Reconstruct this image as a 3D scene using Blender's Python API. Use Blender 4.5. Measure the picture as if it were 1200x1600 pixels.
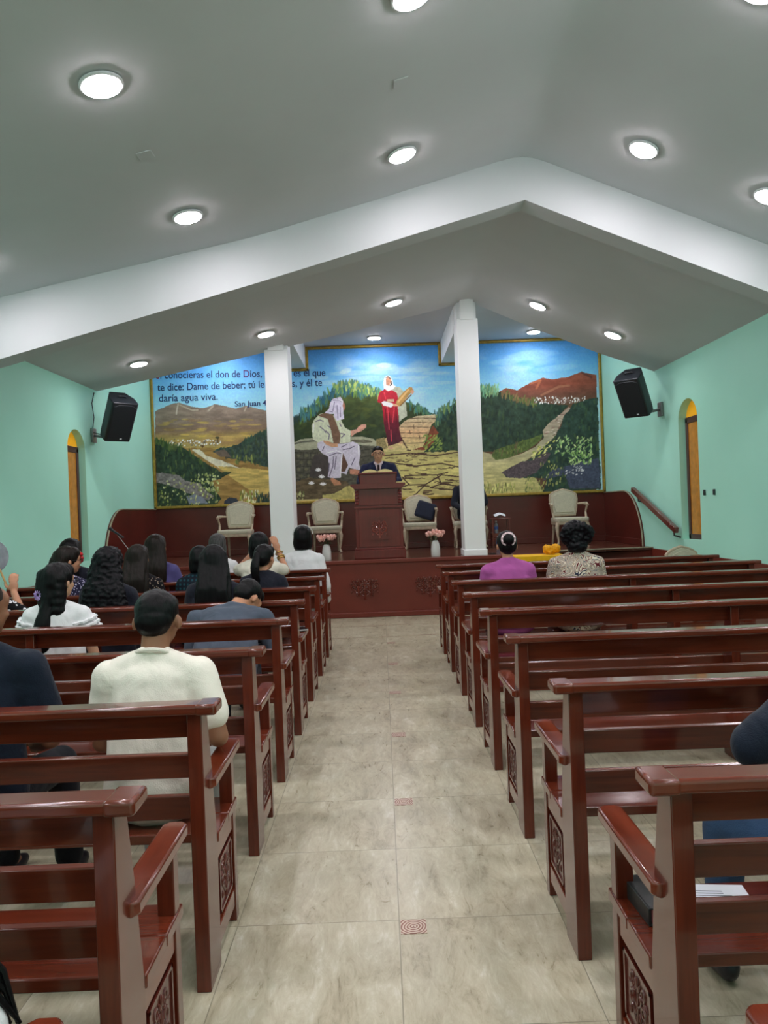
import bpy, bmesh, math, random
import numpy as np
from mathutils import Vector, Matrix, noise
random.seed(7)
SC = bpy.context.scene
COL = SC.collection
for o in list(bpy.data.objects): bpy.data.objects.remove(o)

# ---------------------------------------------------------------- camera
F = 1200.0; EYE = 1.525; VX, VY, ROLL = 595.0, 797.0, .038
cam_d = bpy.data.cameras.new('camera'); cam = bpy.data.objects.new('camera', cam_d); COL.objects.link(cam)
cam_d.sensor_fit = 'HORIZONTAL'; cam_d.sensor_width = 36; cam_d.lens = 36*F/1200; cam_d.clip_start = .02
_f = Vector((4.88/F, 1, -3.19/F)).normalized(); _u = Vector((math.sin(ROLL), 0, math.cos(ROLL)))
_r = _f.cross(_u).normalized(); _u = _r.cross(_f)
cam.matrix_world = Matrix(((_r.x, _u.x, -_f.x, 0), (_r.y, _u.y, -_f.y, 0), (_r.z, _u.z, -_f.z, EYE), (0, 0, 0, 1)))
SC.camera = cam
# ---------------------------------------------------------------- world, exposure
w = bpy.data.worlds.new('world'); SC.world = w; w.use_nodes = True
w.node_tree.nodes['Background'].inputs[0].default_value = (.02, .025, .03, 1)
w.node_tree.nodes['Background'].inputs[1].default_value = .3
SC.view_settings.view_transform = 'Standard'; SC.view_settings.look = 'None'
SC.view_settings.gamma = 1; SC.view_settings.use_curve_mapping = False
SC.view_settings.exposure = 0.1
LAMP_STRENGTH = 118.0
LAMP_COLOR = (1.0, .925, .97)

def at(x, y, D):
    """place seen at a pixel of the photograph, at depth D (metres)"""
    a, b = x-VX, y-VY; c, s = math.cos(ROLL), math.sin(ROLL)
    return Vector(((a*c-b*s)*D/F, D, EYE-(a*s+b*c)*D/F))

# ---------------------------------------------------------------- materials
def lin(c):
    return tuple((v/255/12.92 if v/255 <= .04045 else ((v/255+.055)/1.055)**2.4) for v in c)
class NT:
    def __init__(s, name):
        s.m = bpy.data.materials.new(name); s.m.use_nodes = True
        s.t = s.m.node_tree; s.b = s.t.nodes['Principled BSDF']
    def n(s, typ, **kw):
        nd = s.t.nodes.new(typ)
        for k, v in kw.items(): setattr(nd, k, v)
        return nd
    def l(s, a, b): s.t.links.new(a, b)
    def inp(s, sock, v):
        if hasattr(v, 'is_linked') or hasattr(v, 'links'): s.l(v, sock)
        else: sock.default_value = v
    def math(s, op, a, b=0.0, c=None):
        nd = s.n('ShaderNodeMath', operation=op); s.inp(nd.inputs[0], a); s.inp(nd.inputs[1], b)
        if c is not None: s.inp(nd.inputs[2], c)
        return nd.outputs[0]
    def coords(s, kind='Object', scale=(1, 1, 1), loc=(0, 0, 0)):
        tc = s.n('ShaderNodeTexCoord'); mp = s.n('ShaderNodeMapping')
        mp.inputs['Scale'].default_value = scale; mp.inputs['Location'].default_value = loc
        s.l(tc.outputs[kind], mp.inputs[0]); return mp.outputs[0]
    def noise(s, vec, scale, detail=3, rough=.5, dist=0):
        nd = s.n('ShaderNodeTexNoise'); s.l(vec, nd.inputs['Vector'])
        nd.inputs['Scale'].default_value = scale; nd.inputs['Detail'].default_value = detail
        nd.inputs['Roughness'].default_value = rough; nd.inputs['Distortion'].default_value = dist
        return nd.outputs[0]
    def ramp(s, fac, stops, interp='LINEAR'):
        nd = s.n('ShaderNodeValToRGB'); nd.color_ramp.interpolation = interp
        e = nd.color_ramp.elements
        while len(e) < len(stops): e.new(.5)
        for el, (p, c) in zip(e, stops):
            el.position = p; el.color = (*lin(c), 1)
        s.l(fac, nd.inputs[0]); return nd.outputs[0]
    def mix(s, fac, a, b):
        nd = s.n('ShaderNodeMix', data_type='RGBA'); s.inp(nd.inputs[0], fac)
        for i, v in ((6, a), (7, b)):
            if isinstance(v, tuple): nd.inputs[i].default_value = (*lin(v), 1)
            else: s.l(v, nd.inputs[i])
        return nd.outputs[2]
    def bump(s, h, strength=.2, dist=.01):
        nd = s.n('ShaderNodeBump'); nd.inputs['Strength'].default_value = strength
        nd.inputs['Distance'].default_value = dist; s.l(h, nd.inputs['Height']); s.l(nd.outputs[0], s.b.inputs['Normal'])
    def fin(s, color, rough=.5, coat=0, spec=.5, metal=0, coat_rough=.1, sheen=0):
        if isinstance(color, tuple): s.b.inputs['Base Color'].default_value = (*lin(color), 1)
        else: s.l(color, s.b.inputs['Base Color'])
        s.inp(s.b.inputs['Roughness'], rough); s.b.inputs['Coat Weight'].default_value = coat
        s.b.inputs['Coat Roughness'].default_value = coat_rough
        s.b.inputs['Specular IOR Level'].default_value = spec; s.b.inputs['Metallic'].default_value = metal
        s.b.inputs['Sheen Weight'].default_value = sheen
        return s.m

def simple(name, c, rough=.5, var=.06, scale=8, bump=0, **kw):
    t = NT(name); v = t.coords(); n = t.noise(v, scale, 4)
    a = tuple(max(0, x*(1-var)) for x in c); b = tuple(min(255, x*(1+var)) for x in c)
    col = t.ramp(n, [(.3, a), (.7, b)])
    if bump: t.bump(t.noise(v, scale*8, 3), bump, .005)
    return t.fin(col, rough, **kw)

def wood_mat(name, dark, light, axis=0, rough=.33, coat=.35):
    t = NT(name); sc = [14, 14, 14]; sc[axis] = 1.1
    v = t.coords(scale=tuple(sc)); n = t.noise(v, 2.2, 5, .6, .6)
    v2 = t.coords(); n2 = t.noise(v2, 2.5, 2)
    f = t.math('ADD', t.math('MULTIPLY', n, .65), t.math('MULTIPLY', n2, .35))
    col = t.ramp(f, [(.32, dark), (.68, light)])
    t.bump(n, .08, .003)
    rr = t.math('ADD', t.math('MULTIPLY', n2, .16), rough-.08)
    return t.fin(col, rr, coat=coat, coat_rough=.06, spec=.4)

M = {}
M['wood'] = wood_mat('varnished_red_wood', (74, 27, 14), (112, 46, 27), 0, .2, .45)
M['wood_y'] = wood_mat('varnished_red_wood_cross', (84, 30, 14), (126, 53, 30), 1, .2, .45)
M['wood_z'] = wood_mat('varnished_red_wood_upright', (72, 25, 13), (106, 42, 25), 2, .22, .4)
M['carved'] = wood_mat('carved_red_wood', (66, 23, 16), (98, 38, 28), 2, .3, .4)
M['lectern'] = wood_mat('lectern_mahogany', (92, 27, 22), (116, 38, 31), 2, .35, .3)
M['relief'] = wood_mat('polished_relief_wood', (118, 48, 40), (150, 74, 62), 2, .25, .5)
M['relief2'] = wood_mat('dark_polished_relief', (84, 34, 26), (120, 54, 42), 2, .22, .6)
M['rail'] = wood_mat('handrail_wood', (86, 34, 28), (122, 58, 48), 1, .3, .4)
def wall_mat():
    t = NT('mint_green_paint'); v = t.coords()
    n = t.noise(v, 1.3, 4); col = t.ramp(n, [(.3, (178, 243, 222)), (.7, (184, 247, 227))])
    t.bump(t.noise(v, 90, 3), .12, .002)
    return t.fin(col, .55, spec=.35)
M['mint'] = wall_mat()
M['plaster'] = simple('white_ceiling_plaster', (207, 208, 211), .7, .012, 1.5, .05, spec=.2)
M['white'] = simple('white_column_paint', (246, 248, 250), .5, .005, 2, .05, spec=.3)
M['redwall'] = simple('maroon_wainscot_paint', (92, 34, 26), .3, .07, 2.5, .03, spec=.5)
M['redpanel'] = simple('maroon_stage_panel', (112, 46, 34), .38, .06, 2.0, .03, spec=.4)
M['gold'] = simple('gold_moulding', (168, 138, 58), .35, .12, 20, .1, metal=.35)
M['trimline'] = simple('pale_trim', (158, 148, 124), .4)
M['amber'] = simple('amber_frosted_glass', (208, 140, 52), .25, .08, 12, .05)
M['ambertop'] = NT('amber_arch_glass').fin((240, 176, 30), .25)
M['ambertop'].node_tree.nodes['Principled BSDF'].inputs['Emission Color'].default_value = (*lin((250, 170, 20)), 1)
M['ambertop'].node_tree.nodes['Principled BSDF'].inputs['Emission Strength'].default_value = .25
M['winframe'] = simple('dark_brown_window_frame', (84, 52, 48), .4)
M['black'] = simple('black_plastic', (26, 31, 38), .45, .1, 30, .05)
M['grille'] = simple('black_speaker_grille', (22, 28, 36), .6, .1, 200, .3)
M['metal'] = simple('grey_metal', (150, 150, 150), .35, .05, 10, metal=.7)
M['cream'] = simple('cream_upholstery', (196, 190, 168), .8, .04, 40, .1, sheen=.2)
M['creamwood'] = simple('washed_beige_wood', (186, 168, 144), .5, .08, 18, .05)
M['yellow'] = simple('yellow_cloth', (238, 186, 12), .75, .05, 10, .1)
M['orange'] = simple('orange_yellow_cloth', (240, 166, 20), .75, .12, 25, .2)
M['ceramic'] = simple('white_ceramic', (225, 225, 222), .25, .01, 5)
M['pink'] = simple('pink_petals', (244, 190, 178), .7, .06, 30)
M['leaf'] = simple('green_leaves', (52, 74, 40), .6, .2, 30)
M['paper'] = simple('white_paper', (228, 232, 240), .8, .01, 5)
M['bookpage'] = simple('yellowish_page', (214, 202, 140), .8, .03, 60)
M['bookcover'] = simple('black_leather_cover', (32, 36, 36), .4, .1, 60, .2)
M['pagepink'] = simple('red_page_edges', (146, 76, 84), .6, .05, 60)
M['navy'] = simple('navy_fabric', (24, 30, 50), .85, .1, 30, .2)
M['glass'] = NT('clear_bottle').fin((190, 200, 210), .1)
M['glass'].node_tree.nodes['Principled BSDF'].inputs['Transmission Weight'].default_value = .7
M['bluelabel'] = simple('blue_bottle_label', (60, 90, 150), .5)
M['ink'] = simple('dark_blue_lettering', (22, 52, 112), .6, .02)
M['inkred'] = simple('red_lettering', (150, 30, 50), .6, .02)
M['inkpurple'] = simple('purple_lettering', (92, 44, 120), .6, .02)
M['print'] = simple('grey_print', (110, 115, 125), .8)
M['socket'] = simple('dark_wall_fitting', (40, 50, 48), .5)
def lamp_mat():
    t = NT('lamp_diffuser'); t.b.inputs['Emission Color'].default_value = (*LAMP_COLOR, 1)
    t.b.inputs['Emission Strength'].default_value = LAMP_STRENGTH; return t.fin((240, 240, 240), .5)
M['lamp'] = lamp_mat()
M['lamprim'] = simple('white_lamp_rim', (235, 235, 240), .4, .01)

def floor_mat():
    t = NT('travertine_floor_tiles'); tc = t.n('ShaderNodeTexCoord'); sp = t.n('ShaderNodeSeparateXYZ')
    t.l(tc.outputs['Object'], sp.inputs[0])
    X = t.math('DIVIDE', t.math('SUBTRACT', sp.outputs[0], .01-6.0), .6)
    Y = t.math('DIVIDE', t.math('SUBTRACT', sp.outputs[1], 2.85-6.0), .6)
    def edge(a):
        f = t.math('FRACT', a); return t.math('MINIMUM', f, t.math('SUBTRACT', 1.0, f))
    e = t.math('MINIMUM', edge(X), edge(Y)); g = t.math('LESS_THAN', e, .0028)
    fl = t.n('ShaderNodeCombineXYZ'); t.l(t.math('FLOOR', X), fl.inputs[0]); t.l(t.math('FLOOR', Y), fl.inputs[1])
    wn = t.n('ShaderNodeTexWhiteNoise'); t.l(fl.outputs[0], wn.inputs['Vector'])
    off = t.n('ShaderNodeVectorMath', operation='SCALE'); t.l(wn.outputs['Color'], off.inputs[0]); off.inputs['Scale'].default_value = 30
    ad = t.n('ShaderNodeVectorMath', operation='ADD'); t.l(off.outputs[0], ad.inputs[0])
    v = t.coords(scale=(3.6, 1.3, 1)); t.l(v, ad.inputs[1])
    n = t.noise(ad.outputs[0], 2.2, 7, .68, .7)
    ad2 = t.n('ShaderNodeVectorMath', operation='ADD'); t.l(off.outputs[0], ad2.inputs[0]); t.l(t.coords(scale=(9, 2.6, 1)), ad2.inputs[1])
    n2 = t.noise(ad2.outputs[0], 2.6, 8, .75, 1.2)
    f = t.math('ADD', t.math('MULTIPLY', n, .55), t.math('MULTIPLY', n2, .45))
    col = t.ramp(f, [(.36, (150, 140, 116)), (.47, (180, 171, 146)), (.56, (194, 187, 163)), (.66, (214, 209, 194))])
    col = t.mix(g, col, (136, 130, 110))
    t.bump(t.math('SUBTRACT', 1.0, g), .3, .002)
    return t.fin(col, t.math('ADD', t.math('MULTIPLY', n2, .2), .2), spec=.5)
M['floor'] = floor_mat()
def inset_mat():
    t = NT('red_patterned_inset'); tc = t.n('ShaderNodeTexCoord')
    mp = t.n('ShaderNodeMapping'); mp.inputs['Scale'].default_value = (1, 1, 1); t.l(tc.outputs['Object'], mp.inputs[0])
    wv = t.n('ShaderNodeTexWave', wave_type='RINGS', rings_direction='Z'); t.l(mp.outputs[0], wv.inputs[0])
    wv.inputs['Scale'].default_value = 28; wv.inputs['Distortion'].default_value = 3; wv.inputs['Detail'].default_value = 1
    return t.fin(t.ramp(wv.outputs[1], [(.35, (136, 82, 68)), (.55, (206, 186, 168))]), .35)
M['inset'] = inset_mat()
def border_mat():
    t = NT('mosaic_border'); v = t.coords(scale=(1, 14, 1))
    n = t.noise(v, 3.0, 3, .6); n2 = t.noise(t.coords(scale=(1, 1, 1)), 45, 2)
    f = t.math('ADD', t.math('MULTIPLY', n, .6), t.math('MULTIPLY', n2, .4))
    return t.fin(t.ramp(f, [(.44, (120, 70, 48)), (.47, (178, 166, 138)), (.56, (206, 200, 180)), (.6, (120, 110, 60))], 'LINEAR'), .35)
M['border'] = border_mat()
def stage_mat():
    t = NT('brown_stage_tiles'); tc = t.n('ShaderNodeTexCoord'); sp = t.n('ShaderNodeSeparateXYZ'); t.l(tc.outputs['Object'], sp.inputs[0])
    def edge(a):
        f = t.math('FRACT', t.math('DIVIDE', t.math('ADD', a, 10.1), .42)); return t.math('MINIMUM', f, t.math('SUBTRACT', 1.0, f))
    g = t.math('LESS_THAN', t.math('MINIMUM', edge(sp.outputs[0]), edge(sp.outputs[1])), .009)
    n = t.noise(t.coords(), 5, 5); col = t.ramp(n, [(.3, (82, 44, 34)), (.7, (112, 66, 50))])
    return t.fin(t.mix(g, col, (150, 120, 100)), .17, spec=.6)
M['stage'] = stage_mat()

def cloth(name, c, var=.05, **kw):
    t = NT(name); v = t.coords(); n = t.noise(v, 6, 4)
    a = tuple(x*(1-var) for x in c); b = tuple(min(255, x*(1+var)) for x in c)
    t.bump(t.math('ADD', t.noise(v, 9, 2, .5, 1.0), t.math('MULTIPLY', t.noise(v, 240, 2), .15)), .5, .02)
    return t.fin(t.ramp(n, [(.3, a), (.7, b)]), .85, spec=.25, sheen=.08)
def hair_mat(name, dark, light, curl=False):
    t = NT(name); v = t.coords(scale=(70, 70, 3) if not curl else (60, 60, 40)); n = t.noise(v, 2, 4, .6, .4)
    t.bump(n, .5, .004)
    return t.fin(t.ramp(n, [(.3, dark), (.75, light)]), .4, spec=.16)
M['h_black'] = hair_mat('black_hair', (6, 5, 7), (20, 18, 20))
M['h_curl'] = hair_mat('black_curly_hair', (6, 5, 8), (20, 18, 24), True)
M['h_brown'] = hair_mat('dark_brown_hair', (16, 12, 10), (42, 33, 28))
M['h_grey'] = hair_mat('grey_hair', (40, 40, 42), (100, 98, 96))
def buzz_mat():
    t = NT('buzz_cut_hair'); v = t.coords(); n = t.noise(v, 500, 2)
    return t.fin(t.ramp(n, [(.3, (30, 26, 24)), (.7, (60, 50, 44))]), .8, spec=.2)
M['h_buzz'] = buzz_mat()
def skin(name, c):
    t = NT(name); v = t.coords(); n = t.noise(v, 12, 4)
    a = tuple(x*.95 for x in c); b = tuple(min(255, x*1.05) for x in c)
    t.b.inputs['Subsurface Weight'].default_value = .08; t.b.inputs['Subsurface Radius'].default_value = (.01, .004, .002)
    t.bump(t.noise(v, 220, 2), .1, .002)
    return t.fin(t.ramp(n, [(.3, a), (.7, b)]), .5, spec=.35)
M['skin'] = skin('tan_skin', (192, 138, 108)); M['skin_d'] = skin('brown_skin', (140, 96, 72)); M['skin_l'] = skin('light_tan_skin', (198, 152, 122))
def spots(name, base, dots, scale, r0, r1, ring=False):
    t = NT(name); v = t.coords(); vo = t.n('ShaderNodeTexVoronoi'); t.l(v, vo.inputs['Vector']); vo.inputs['Scale'].default_value = scale
    st = [(0, dots), (r0, base)] if not ring else [(0, base), (r0, dots), (r1, base)]
    return t.fin(t.ramp(vo.outputs['Distance'], st, 'CONSTANT'), .85, spec=.2)
M['c_flower'] = spots('black_cloth_white_flowers', (18, 18, 22), (226, 226, 230), 24, .2, .42, True)
M['c_navydots'] = spots('navy_cloth_white_specks', (34, 32, 58), (196, 190, 216), 65, .33, 0)
M['c_darkdots'] = spots('black_cloth_pale_specks', (22, 20, 24), (170, 150, 130), 50, .25, 0)
def paisley():
    t = NT('paisley_cloth'); v = t.coords(); n = t.noise(v, 8, 0, .5, 2.2); f = t.math('FRACT', t.math('MULTIPLY', n, 6))
    return t.fin(t.ramp(f, [(0, (216, 204, 184)), (.25, (104, 34, 44)), (.42, (226, 216, 200)), (.58, (34, 38, 60)), (.76, (214, 206, 186)), (.88, (130, 84, 60))], 'CONSTANT'), .85, spec=.2)
M['c_paisley'] = paisley()
def plaid():
    t = NT('teal_plaid_cloth'); w1 = t.n('ShaderNodeTexWave', bands_direction='X'); w2 = t.n('ShaderNodeTexWave', bands_direction='Z')
    for wv in (w1, w2): t.l(t.coords(), wv.inputs[0]); wv.inputs['Scale'].default_value = 9
    f = t.math('MULTIPLY', w1.outputs[1], w2.outputs[1])
    return t.fin(t.ramp(f, [(.2, (16, 24, 34)), (.8, (26, 66, 76))]), .85, spec=.2)
M['c_plaid'] = plaid()
M['c_white'] = cloth('white_tshirt_cotton', (240, 232, 220), .02); M['c_cream'] = cloth('cream_blouse', (222, 216, 200), .03)
M['c_whiteb'] = cloth('white_blouse', (232, 232, 234), .02)
M['c_navy'] = cloth('navy_shirt_cloth', (16, 26, 42)); M['c_grey'] = cloth('slate_grey_shirt_cloth', (74, 82, 96))
M['c_blacknavy'] = cloth('dark_navy_cloth', (26, 28, 40)); M['c_purple'] = cloth('purple_blue_cloth', (80, 74, 124))
M['c_magenta'] = cloth('orchid_pink_cloth', (168, 84, 150)); M['c_jeans'] = cloth('blue_denim', (46, 72, 104), .12)
M['c_blackpants'] = cloth('black_trouser_cloth', (16, 18, 26)); M['c_greypants'] = cloth('grey_trouser_cloth', (84, 82, 76))
M['c_lightpants'] = cloth('pale_grey_trouser_cloth', (150, 152, 150)); M['c_suit'] = cloth('navy_suit_cloth', (26, 32, 62)); M['c_blacksuit'] = cloth('charcoal_suit_cloth', (26, 30, 42))
M['c_shirtpink'] = cloth('pale_pink_shirt_cloth', (214, 196, 204)); M['c_tie'] = cloth('dark_tie_cloth', (40, 22, 28))
M['shoe'] = simple('black_shoe_leather', (24, 26, 34), .4, .1, 20); M['sole'] = simple('grey_white_sole', (170, 172, 172), .6)
M['lens'] = simple('dark_spectacle_rim', (20, 18, 18), .3); M['eye'] = simple('dark_eye', (30, 22, 20), .3); M['lip'] = simple('lip', (150, 84, 76), .5)
M['scr_pw'] = spots('white_pink_hair_tie', (226, 200, 204), (90, 60, 80), 60, .2, 0)
M['lilac'] = simple('lilac_hair_tie', (178, 152, 210), .6); M['redflower'] = simple('red_hair_flower', (190, 30, 34), .6, .2, 40)
M['fanpaper'] = simple('grey_fan_paper', (150, 148, 158), .7, .15, 12); M['bamboo'] = simple('bamboo_stick', (206, 170, 110), .5); M['goldring'] = simple('gold_bangle', (196, 160, 84), .3, .1, 20, metal=.6)
M['phone'] = simple('black_phone_glass', (18, 22, 28), .15, .05)

# ---------------------------------------------------------------- mesh helpers
class MB:
    def __init__(s): s.bm = bmesh.new()
    def _m(s, mt, loc, rot=None):
        m = Matrix.Translation(loc)
        if rot is not None: m = m @ rot.to_4x4()
        return m
    def box(s, x0, x1, y0, y1, z0, z1, rot=None):
        c = Vector(((x0+x1)/2, (y0+y1)/2, (z0+z1)/2))
        m = Matrix.Translation(c) @ (rot.to_4x4() if rot is not None else Matrix()) @ Matrix.Diagonal((abs(x1-x0), abs(y1-y0), abs(z1-z0), 1))
        bmesh.ops.create_cube(s.bm, size=1, matrix=m); return s
    def prism(s, pts, a0, a1, axis='x'):
        """pts: 2-D outline; extruded from a0 to a1 along axis"""
        def P(p, a):
            return {'x': (a, p[0], p[1]), 'y': (p[0], a, p[1]), 'z': (p[0], p[1], a)}[axis]
        v0 = [s.bm.verts.new(P(p, a0)) for p in pts]; v1 = [s.bm.verts.new(P(p, a1)) for p in pts]; n = len(pts)
        fs = [s.bm.faces.new(v0), s.bm.faces.new(v1[::-1])]
        for i in range(n): fs.append(s.bm.faces.new((v0[i], v1[i], v1[(i+1) % n], v0[(i+1) % n])))
        bmesh.ops.triangulate(s.bm, faces=[fs[0], fs[1]])
        bmesh.ops.recalc_face_normals(s.bm, faces=list(s.bm.faces)); return s
    def tube(s, pts, r, seg=10, flat=1.0):
        pts = [Vector(p) for p in pts]; n = len(pts)
        rs = list(r) if isinstance(r, (list, tuple)) else [r]*n
        rings = []; prev = None
        for i, p in enumerate(pts):
            d = (pts[min(i+1, n-1)]-pts[max(i-1, 0)]).normalized()
            if prev is None: a = d.orthogonal().normalized()
            else:
                a = (prev-d*prev.dot(d))
                a = a.normalized() if a.length > 1e-6 else d.orthogonal().normalized()
            prev = a; b = d.cross(a)
            rings.append([s.bm.verts.new(p+(a*math.cos(t)+b*math.sin(t)*flat)*rs[i]) for t in [2*math.pi*k/seg for k in range(seg)]])
        for A, B in zip(rings, rings[1:]):
            for k in range(seg): s.bm.faces.new((A[k], A[(k+1) % seg], B[(k+1) % seg], B[k]))
        s.bm.faces.new(rings[0][::-1]); s.bm.faces.new(rings[-1]); return s
    def lathe(s, prof, c=(0, 0, 0), seg=24):
        c = Vector(c); rings = []
        for r, z in prof: rings.append([s.bm.verts.new(c+Vector((r*math.cos(t), r*math.sin(t), z))) for t in [2*math.pi*k/seg for k in range(seg)]])
        for A, B in zip(rings, rings[1:]):
            for k in range(seg): s.bm.faces.new((A[k], A[(k+1) % seg], B[(k+1) % seg], B[k]))
        s.bm.faces.new(rings[0][::-1]); s.bm.faces.new(rings[-1]); return s
    def ell(s, c, r, rot=None, sub=3):
        if not isinstance(r, (tuple, list)): r = (r, r, r)
        m = Matrix.Translation(c) @ (rot.to_4x4() if rot is not None else Matrix()) @ Matrix.Diagonal((*r, 1))
        bmesh.ops.create_icosphere(s.bm, subdivisions=sub, radius=1, matrix=m); return s
    def cap(s, p, q, r0, r1, seg=14):
        p = Vector(p); q = Vector(q); d = q-p; L = d.length
        if L < 1e-5: return s.ell(p, r0)
        d /= L; pts = []; rs = []
        for k in range(5):
            t = math.pi/2*(1-k/4); pts.append(p-d*r0*math.sin(t)); rs.append(max(r0*math.cos(t), 1e-4))
        for k in range(5):
            t = math.pi/2*k/4; pts.append(q+d*r1*math.sin(t)); rs.append(max(r1*math.cos(t), 1e-4))
        # tube with a fixed frame
        a = d.orthogonal().normalized(); b = d.cross(a); rings = []
        for pp, rr in zip(pts, rs): rings.append([s.bm.verts.new(pp+(a*math.cos(t)+b*math.sin(t))*rr) for t in [2*math.pi*k/seg for k in range(seg)]])
        for A, B in zip(rings, rings[1:]):
            for k in range(seg): s.bm.faces.new((A[k], A[(k+1) % seg], B[(k+1) % seg], B[k]))
        s.bm.faces.new(rings[0][::-1]); s.bm.faces.new(rings[-1]); return s
    def xform(s, m): bmesh.ops.transform(s.bm, matrix=m, verts=list(s.bm.verts)); return s
    def build(s, name, mat, parent=None, bevel=0, smooth=True, seg=2, kind=None, label=None):
        bmesh.ops.recalc_face_normals(s.bm, faces=list(s.bm.faces))
        me = bpy.data.meshes.new(name); s.bm.to_mesh(me); s.bm.free(); me.materials.append(mat)
        o = bpy.data.objects.new(name, me); COL.objects.link(o)
        if parent is not None: o.parent = parent
        if smooth:
            for p in me.polygons: p.use_smooth = True
            try: me.set_sharp_from_angle(angle=math.radians(38))
            except Exception: pass
        if bevel:
            b = o.modifiers.new('bevel', 'BEVEL'); b.width = bevel; b.segments = seg; b.limit_method = 'ANGLE'; b.angle_limit = math.radians(40)
        if kind: o['kind'] = kind
        if label: o['label'] = label
        return o
def thing(name, label, cat, loc=(0, 0, 0), rz=0, group=None):
    o = bpy.data.objects.new(name, None); COL.objects.link(o); o.empty_display_size = .1
    o.location = loc; o.rotation_euler = (0, 0, rz); o['label'] = label; o['category'] = cat
    if group: o['group'] = group
    return o
def tag(o, label, cat, group=None):
    o['label'] = label; o['category'] = cat
    if group: o['group'] = group
    return o
def copy_tree(o, parent=None):
    c = o.copy(); COL.objects.link(c); c.parent = parent
    for ch in list(o.children): copy_tree(ch, c)
    return c

# ---------------------------------------------------------------- the room
YB, YF, XW = 13.85, -2.6, 4.06       # back wall (mural), wall behind the camera, side walls
STZ, STY = .82, 10.96                # stage height, stage front
def wall_side(name, sx, wins):
    bm = bmesh.new()
    def loop(pts):
        vs = [bm.verts.new((sx*XW, y, z)) for y, z in pts]
        for i in range(len(vs)): bm.edges.new((vs[i], vs[(i+1) % len(vs)]))
    loop([(YF, 0), (YB, 0), (YB, 5.1), (YF, 5.1)])
    for (a, b, z0, zs) in wins:
        r = (b-a)/2; c = (a+b)/2
        loop([(a, z0), (b, z0)]+[(c+r*math.cos(t), zs+r*.88*math.sin(t)) for t in [math.pi*k/20 for k in range(21)]])
    bmesh.ops.triangle_fill(bm, use_beauty=True, edges=list(bm.edges))
    ex = bmesh.ops.extrude_face_region(bm, geom=list(bm.faces))
    bmesh.ops.translate(bm, vec=(sx*.25, 0, 0), verts=[v for v in ex['geom'] if isinstance(v, bmesh.types.BMVert)])
    m = MB(); m.bm.free(); m.bm = bm
    return m.build(name, M['mint'], smooth=False, kind='structure')
LW = [(10.05, 10.65, .98, 2.5), (7.57, 8.17, .98, 2.5)]
RW = [(9.74, 10.36, .98, 2.56), (7.2, 7.82, .98, 2.56)]
wall_side('wall_left', -1, LW); wall_side('wall_right', 1, RW)
MB().box(-4.3, 4.3, YB, YB+.2, 0, 5.1).build('wall_back', M['mint'], smooth=False, kind='structure')
MB().box(-4.3, 4.3, YF-.2, YF, 0, 5.1).build('wall_front', M['mint'], smooth=False, kind='structure')
floor = MB().box(-4.3, 4.3, YF-.2, YB+.2, -.15, 0).build('floor', M['floor'], smooth=False, kind='structure')
for k in range(6):
    b = MB().box(-.047, .047, -.047, .047, 0, .0016).build('patterned_inset', M['inset'], floor); b.location = (.062, 2.8+1.2*k, 0)
for yy in (9.25, 10.15): 
    MB().box(-3.9, 3.9, yy-.03, yy+.03, 0, .0014).build('mosaic_border', M['border'], floor)
k_ = 0
for sx, ws in ((-1, LW), (1, RW)):
    for (a, b, z0, zs) in ws:
        k_ += 1; x0, x1 = sx*(XW+.09), sx*(XW+.13); c = (a+b)/2; r = (b-a)/2
        fr = MB()
        fr.box(x0, x1, a, a+.07, z0, zs+.03); fr.box(x0, x1, b-.07, b, z0, zs+.03)
        fr.box(x0, x1, a, b, z0, z0+.07); fr.box(x0, x1, a, b, zs-.03, zs+.05)
        fo = fr.build('window_%d' % k_, M['winframe'], bevel=.006, kind='structure')
        MB().box(sx*(XW+.105), sx*(XW+.112), a+.06, b-.06, z0+.06, zs-.02).build('window_pane', M['amber'], fo)
        MB().prism([(a, zs)]+[(c-r*math.cos(t), zs+r*.88*math.sin(t)) for t in [math.pi*j/20 for j in range(1, 20)]]+[(b, zs)], sx*(XW+.105), sx*(XW+.112), 'x').build('arch_pane', M['ambertop'], fo)

PF = [(-4.4, 3.34), (-4.06, 3.40), (-3.29, 3.53), (-1.04, 3.98), (.1, 4.28), (1.13, 4.56), (1.39, 4.63), (1.84, 4.44), (3.51, 3.75), (4.06, 3.50), (4.4, 3.36)]
PR = [(-4.4, 3.35), (-4.06, 3.41), (-3.29, 3.555), (-1.92, 3.82), (-.385, 4.13), (1.05, 4.437), (1.39, 4.52), (2.22, 4.14), (3.24, 3.70), (4.06, 3.40), (4.4, 3.25)]
def smooth_prof(p, sig=.1, x0=-4.3, x1=4.3):
    xs = np.arange(x0-.6, x1+.61, .03); P = np.array(p); z = np.interp(xs, P[:, 0], P[:, 1])
    k = np.exp(-.5*(np.arange(-15, 16)*.03/sig)**2); k /= k.sum(); zz = np.convolve(np.pad(z, 15, 'edge'), k, 'valid')
    i = (xs >= x0-1e-6) & (xs <= x1+1e-6); return list(zip(xs[i][::3], zz[i][::3]))
def strip(p, y0, y1, zt=5.1):
    m = MB(); V = m.bm.verts.new; rows = [[V((x, y0, z)), V((x, y1, z)), V((x, y1, zt)), V((x, y0, zt))] for x, z in p]
    for A, B in zip(rows, rows[1:]):
        for k in range(4): m.bm.faces.new((A[k], B[k], B[(k+1) % 4], A[(k+1) % 4]))
    m.bm.faces.new(rows[0]); m.bm.faces.new(rows[-1][::-1]); return m
def ceiling_part(p, y0, y1):
    return strip(smooth_prof(p), y0, y1)
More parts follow.
